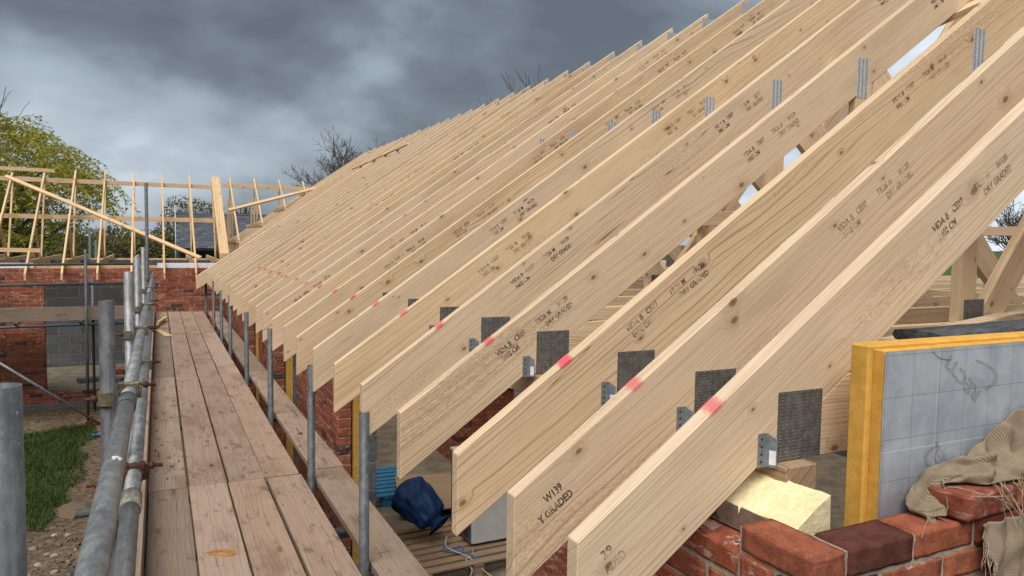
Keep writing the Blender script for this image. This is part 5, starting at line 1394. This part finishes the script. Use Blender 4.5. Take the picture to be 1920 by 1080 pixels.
def willow():
    t = thing('willow_tree', 'yellow green weeping willow behind the left end of the far wing', 'tree', (-6.7, 36, -1.9))
    rr = random.Random(17); wood, lf, st = MB(), MB(), MB()
    wood.tube([(0, 0, 0), (0.1, 0, 1.6), (0.0, 0.1, 3.0)], [0.45, 0.34, 0.28], 10, cap=False)
    def strand(p, d, L):
        q = Vector(p); d = Vector(d).normalized(); n = max(6, int(L/0.16)); pts = [q.copy()]
        for k in range(n):
            f = k/n
            d = (d*(1-0.16)+Vector((rr.uniform(-0.3, 0.3), rr.uniform(-0.3, 0.3), -1.0))*0.16*(0.4+f)).normalized()
            q = q+d*L/n; pts.append(q.copy())
            for m in range(3):
                a = Vector((rr.uniform(-1, 1), rr.uniform(-1, 1), rr.uniform(-0.9, 0.2))).normalized(); ll = rr.uniform(0.10, 0.22); w = a.cross(Vector((rr.uniform(-1, 1), rr.uniform(-1, 1), rr.uniform(-1, 1)))).normalized()*ll*0.20
                c = q+Vector((rr.uniform(-1, 1), rr.uniform(-1, 1), rr.uniform(-1, 1)))*0.06
                lf.poly([c, c+a*ll*0.5+w, c+a*ll, c+a*ll*0.5-w], [(0, 1, 2, 3)])
        st.tube(pts[::2], 0.010, 3, cap=False)
    for k in range(34):
        az = rr.uniform(0, 6.28); L = rr.uniform(2.0, 3.6); el = rr.uniform(0.35, 1.35)
        p = Vector((0, 0, rr.uniform(1.6, 3.2))); d = Vector((math.cos(az)*math.cos(el), math.sin(az)*math.cos(el), math.sin(el))); pts = [p.copy()]; n = 9
        for i in range(n):
            d = (d+Vector((rr.uniform(-1, 1), rr.uniform(-1, 1), rr.uniform(-0.5, 0.6)))*0.13).normalized()
            p = p+d*L*1.5/n; pts.append(p.copy())
        wood.tube(pts, [0.15*(1-0.85*i/n) for i in range(n+1)], 6, cap=False)
        for i in range(2, n+1):
            for m in range(3):
                a2 = rr.uniform(0, 6.28); strand(pts[i]+Vector((rr.uniform(-0.3, 0.3), rr.uniform(-0.3, 0.3), 0)), (math.cos(a2), math.sin(a2), rr.uniform(0.1, 1.0)), rr.uniform(1.0, 2.6) if i > 5 else rr.uniform(1.0, 1.8))
    for k in range(620):
        rq = 4.1*math.sqrt(rr.random()); a = rr.uniform(0, 6.28); lump_ = 0.75+0.4*mnoise.noise((math.cos(a)*1.7, math.sin(a)*1.7, rq*0.4))
        zz = 4.2+5.0*math.sqrt(max(0, 1-(rq/4.25)**2))*lump_+rr.uniform(-0.9, 0.2)
        strand((rq*math.cos(a), rq*math.sin(a), zz), (math.cos(a), math.sin(a), rr.uniform(0.0, 0.9)), rr.uniform(1.0, 2.8))
    link('trunk', wood.mesh('trunk', M['bark']), t)
    link('twigs', st.mesh('twigs', M['willow_leaf']), t)
    c = link('crown', lf.mesh('crown', M['willow_leaf']), t); c['kind'] = 'stuff'
willow()

def bush(name, label, loc, r, seed, mat='hedge_leaf', n=2600, group=None, leaf=0.16):
    t = thing(name, label, 'bush' if 'tree' not in name else 'tree', loc, group); rr = random.Random(seed); lf, st = MB(), MB()
    for k in range(16):
        a = rr.uniform(0, 6.28); st.tube([(0, 0, 0), (math.cos(a)*r[0]*0.35, math.sin(a)*r[1]*0.35, r[2]*0.5), (math.cos(a)*r[0]*0.7, math.sin(a)*r[1]*0.7, r[2]*rr.uniform(0.6, 0.95))], [0.08, 0.05, 0.02], 4, cap=False)
    for k in range(n):
        v = Vector((rr.gauss(0, 1), rr.gauss(0, 1), rr.gauss(0, 1))).normalized()*rr.random()**0.25
        bump = 1+0.22*mnoise.noise(v*2.2+Vector((seed, 0, 0)))
        c = Vector((v.x*r[0]*bump, v.y*r[1]*bump, r[2]*0.5+v.z*r[2]*0.52*bump))
        a = Vector((rr.gauss(0, 1), rr.gauss(0, 1), rr.gauss(0, 1))).normalized()*leaf*rr.uniform(0.6, 1.3); w = a.orthogonal()*0.45
        lf.poly([c-a*0.5, c+w*0.5, c+a*0.5, c-w*0.5], [(0, 1, 2, 3)])
    link('trunk', st.mesh('trunk', M['bark']), t); c = link('crown', lf.mesh('crown', M[mat]), t); c['kind'] = 'stuff'
bush('round_tree', 'dark domed tree behind the slate roofed house', (2.2, 62, -1.9), (2.6, 2.4, 6.4), 2, n=5200, leaf=0.2)
hb = [(-9, 80, 4.8), (-4, 84, 4.4), (-0.5, 86, 4.0), (-3.6, 58, 3.6), (0.6, 60, 3.4), (7.5, 72, 4.4), (12, 76, 4.8), (17, 80, 4.5), (70, 95, 6), (82, 90, 7), (95, 92, 6.5), (112, 96, 7), (126, 92, 6)]
for i, (x, y, h) in enumerate(hb):
    bush('hedge_bush', nth(i+1) + ' clump of the far hedge along the field, counted from the left', (x, y, -1.9), (3.2 if i < 8 else 6.5, 2.0, h), 60+i, n=2200, leaf=0.3, group='clumps of the far hedge')

def house():
    o = (0.9, 45, -1.9); t = thing('house', 'low house with a dark slate roof behind the far wing', 'house', o)
    L, D, E_, RG = 7.5, 7.0, 2.85, 4.75
    b = MB(); b.box(0.15, L-0.15, 0.3, D-0.3, 0, E_); link('wall', b.mesh('wall', M['dark_clad']), t)
    # boarding and windows on the side we see
    for k in range(10):
        z = 0.4+0.24*k; link('weatherboard', timber_mesh(L-0.4, 0.03, 0.22, 'dark_clad'), t, Matrix.Translation((0.2, 0.28, z)))
    for x in (1.2, 3.6, 5.6):
        b = MB(); b.box(x, x+1.0, 0.235, 0.262, 1.0, 2.2); w = link('window', b.mesh('window', M['white_metal'], 0.004), t)
        b = MB(); b.box(x+0.08, x+0.92, 0.222, 0.234, 1.08, 2.12); link('pane', b.mesh('pane', M['black']), w)
    b = MB()
    sl = (RG-E_)/(D/2)
    b.poly([(0, -0.15, E_-0.10), (L, -0.15, E_-0.10), (L, D/2, RG), (0, D/2, RG), (L, D+0.15, E_-0.10), (0, D+0.15, E_-0.10), (0, D/2, RG-0.2), (L, D/2, RG-0.2)], [(0, 1, 2, 3), (3, 2, 4, 5), (0, 3, 6), (1, 7, 2)])
    rf = link('roof', b.mesh('roof', M['slate']), t)
    n = 14; slope = math.atan2(RG-E_+0.10, D/2+0.15); LS = math.hypot(RG-E_+0.10, D/2+0.15); rr = random.Random(3)
    for r_ in range(n):               # rows of slates, each lapped over the one below
        for c in range(19):
            s = (r_+0.5)/n*LS; y = -0.15+math.cos(slope)*s; z = E_-0.10+math.sin(slope)*s
            k = 'slate'
            if k not in CACHE:
                q = MB(); q.box(-0.19, 0.19, -LS/n*0.60, LS/n*0.60, 0, 0.018); CACHE[k] = q.mesh('slate', M['slate'])
            x = 0.2+0.395*c-(0.19 if r_ % 2 else 0)
            if 0.1 < x < L-0.1: link('slate', CACHE[k], rf, Matrix.Translation((x, y, z+0.03+rr.uniform(0, 0.006))) @ Matrix.Rotation(slope-0.035, 4, 'X'))
    b = MB(); b.tube([(0, D/2, RG+0.03), (L, D/2, RG+0.03)], 0.10, 8); link('ridge_tiles', b.mesh('ridge', M['slate']), rf)
    b = MB(); b.bar((0, -0.2, E_-0.16), (L, -0.2, E_-0.16), 0.1, 0.09); link('gutter', b.mesh('gutter', M['black']), t)
    b = MB(); b.box(4.9, 5.5, D/2-0.3, D/2+0.3, RG-0.3, RG+0.8)
    # television aerial on a pole against the gable end
    a = thing('aerial', 'television aerial on a pole at the end of the slate roofed house', 'aerial', (0.86, 44.9, -1.9))
    b = MB(); b.tube([(0, 0, 0), (0, 0, 5.1)], 0.035, 6); link('mast', b.mesh('mast', M['aerial']), a)
    b = MB(); b.tube([(-0.5, 0, 4.95), (1.05, 0, 4.95)], 0.025, 5)
    for k in range(7): b.tube([(-0.3+0.2*k, -0.25, 4.95), (-0.3+0.2*k, 0.25, 4.95)], 0.014, 4)
    b.tube([(0.2, 0, 4.95), (1.0, 0, 4.72)], 0.02, 4); link('antenna', b.mesh('antenna', M['aerial']), a)
house()
# pale blue post frame in the field
t = thing('post_frame', 'pale blue metal post frame in the field behind the far wing', 'post', (-2.95, 40, -1.9))
for x in (0, 0.25):
    b = MB(); b.box(x-0.05, x+0.05, -0.05, 0.05, 0, 3.2 if x else 3.6); link('post', b.mesh('post', M['pale_blue']), t)
b = MB(); b.box(-1.3, 0.35, -0.05, 0.05, 3.605, 3.72); link('crossbar', b.mesh('crossbar', M['pale_blue']), t)
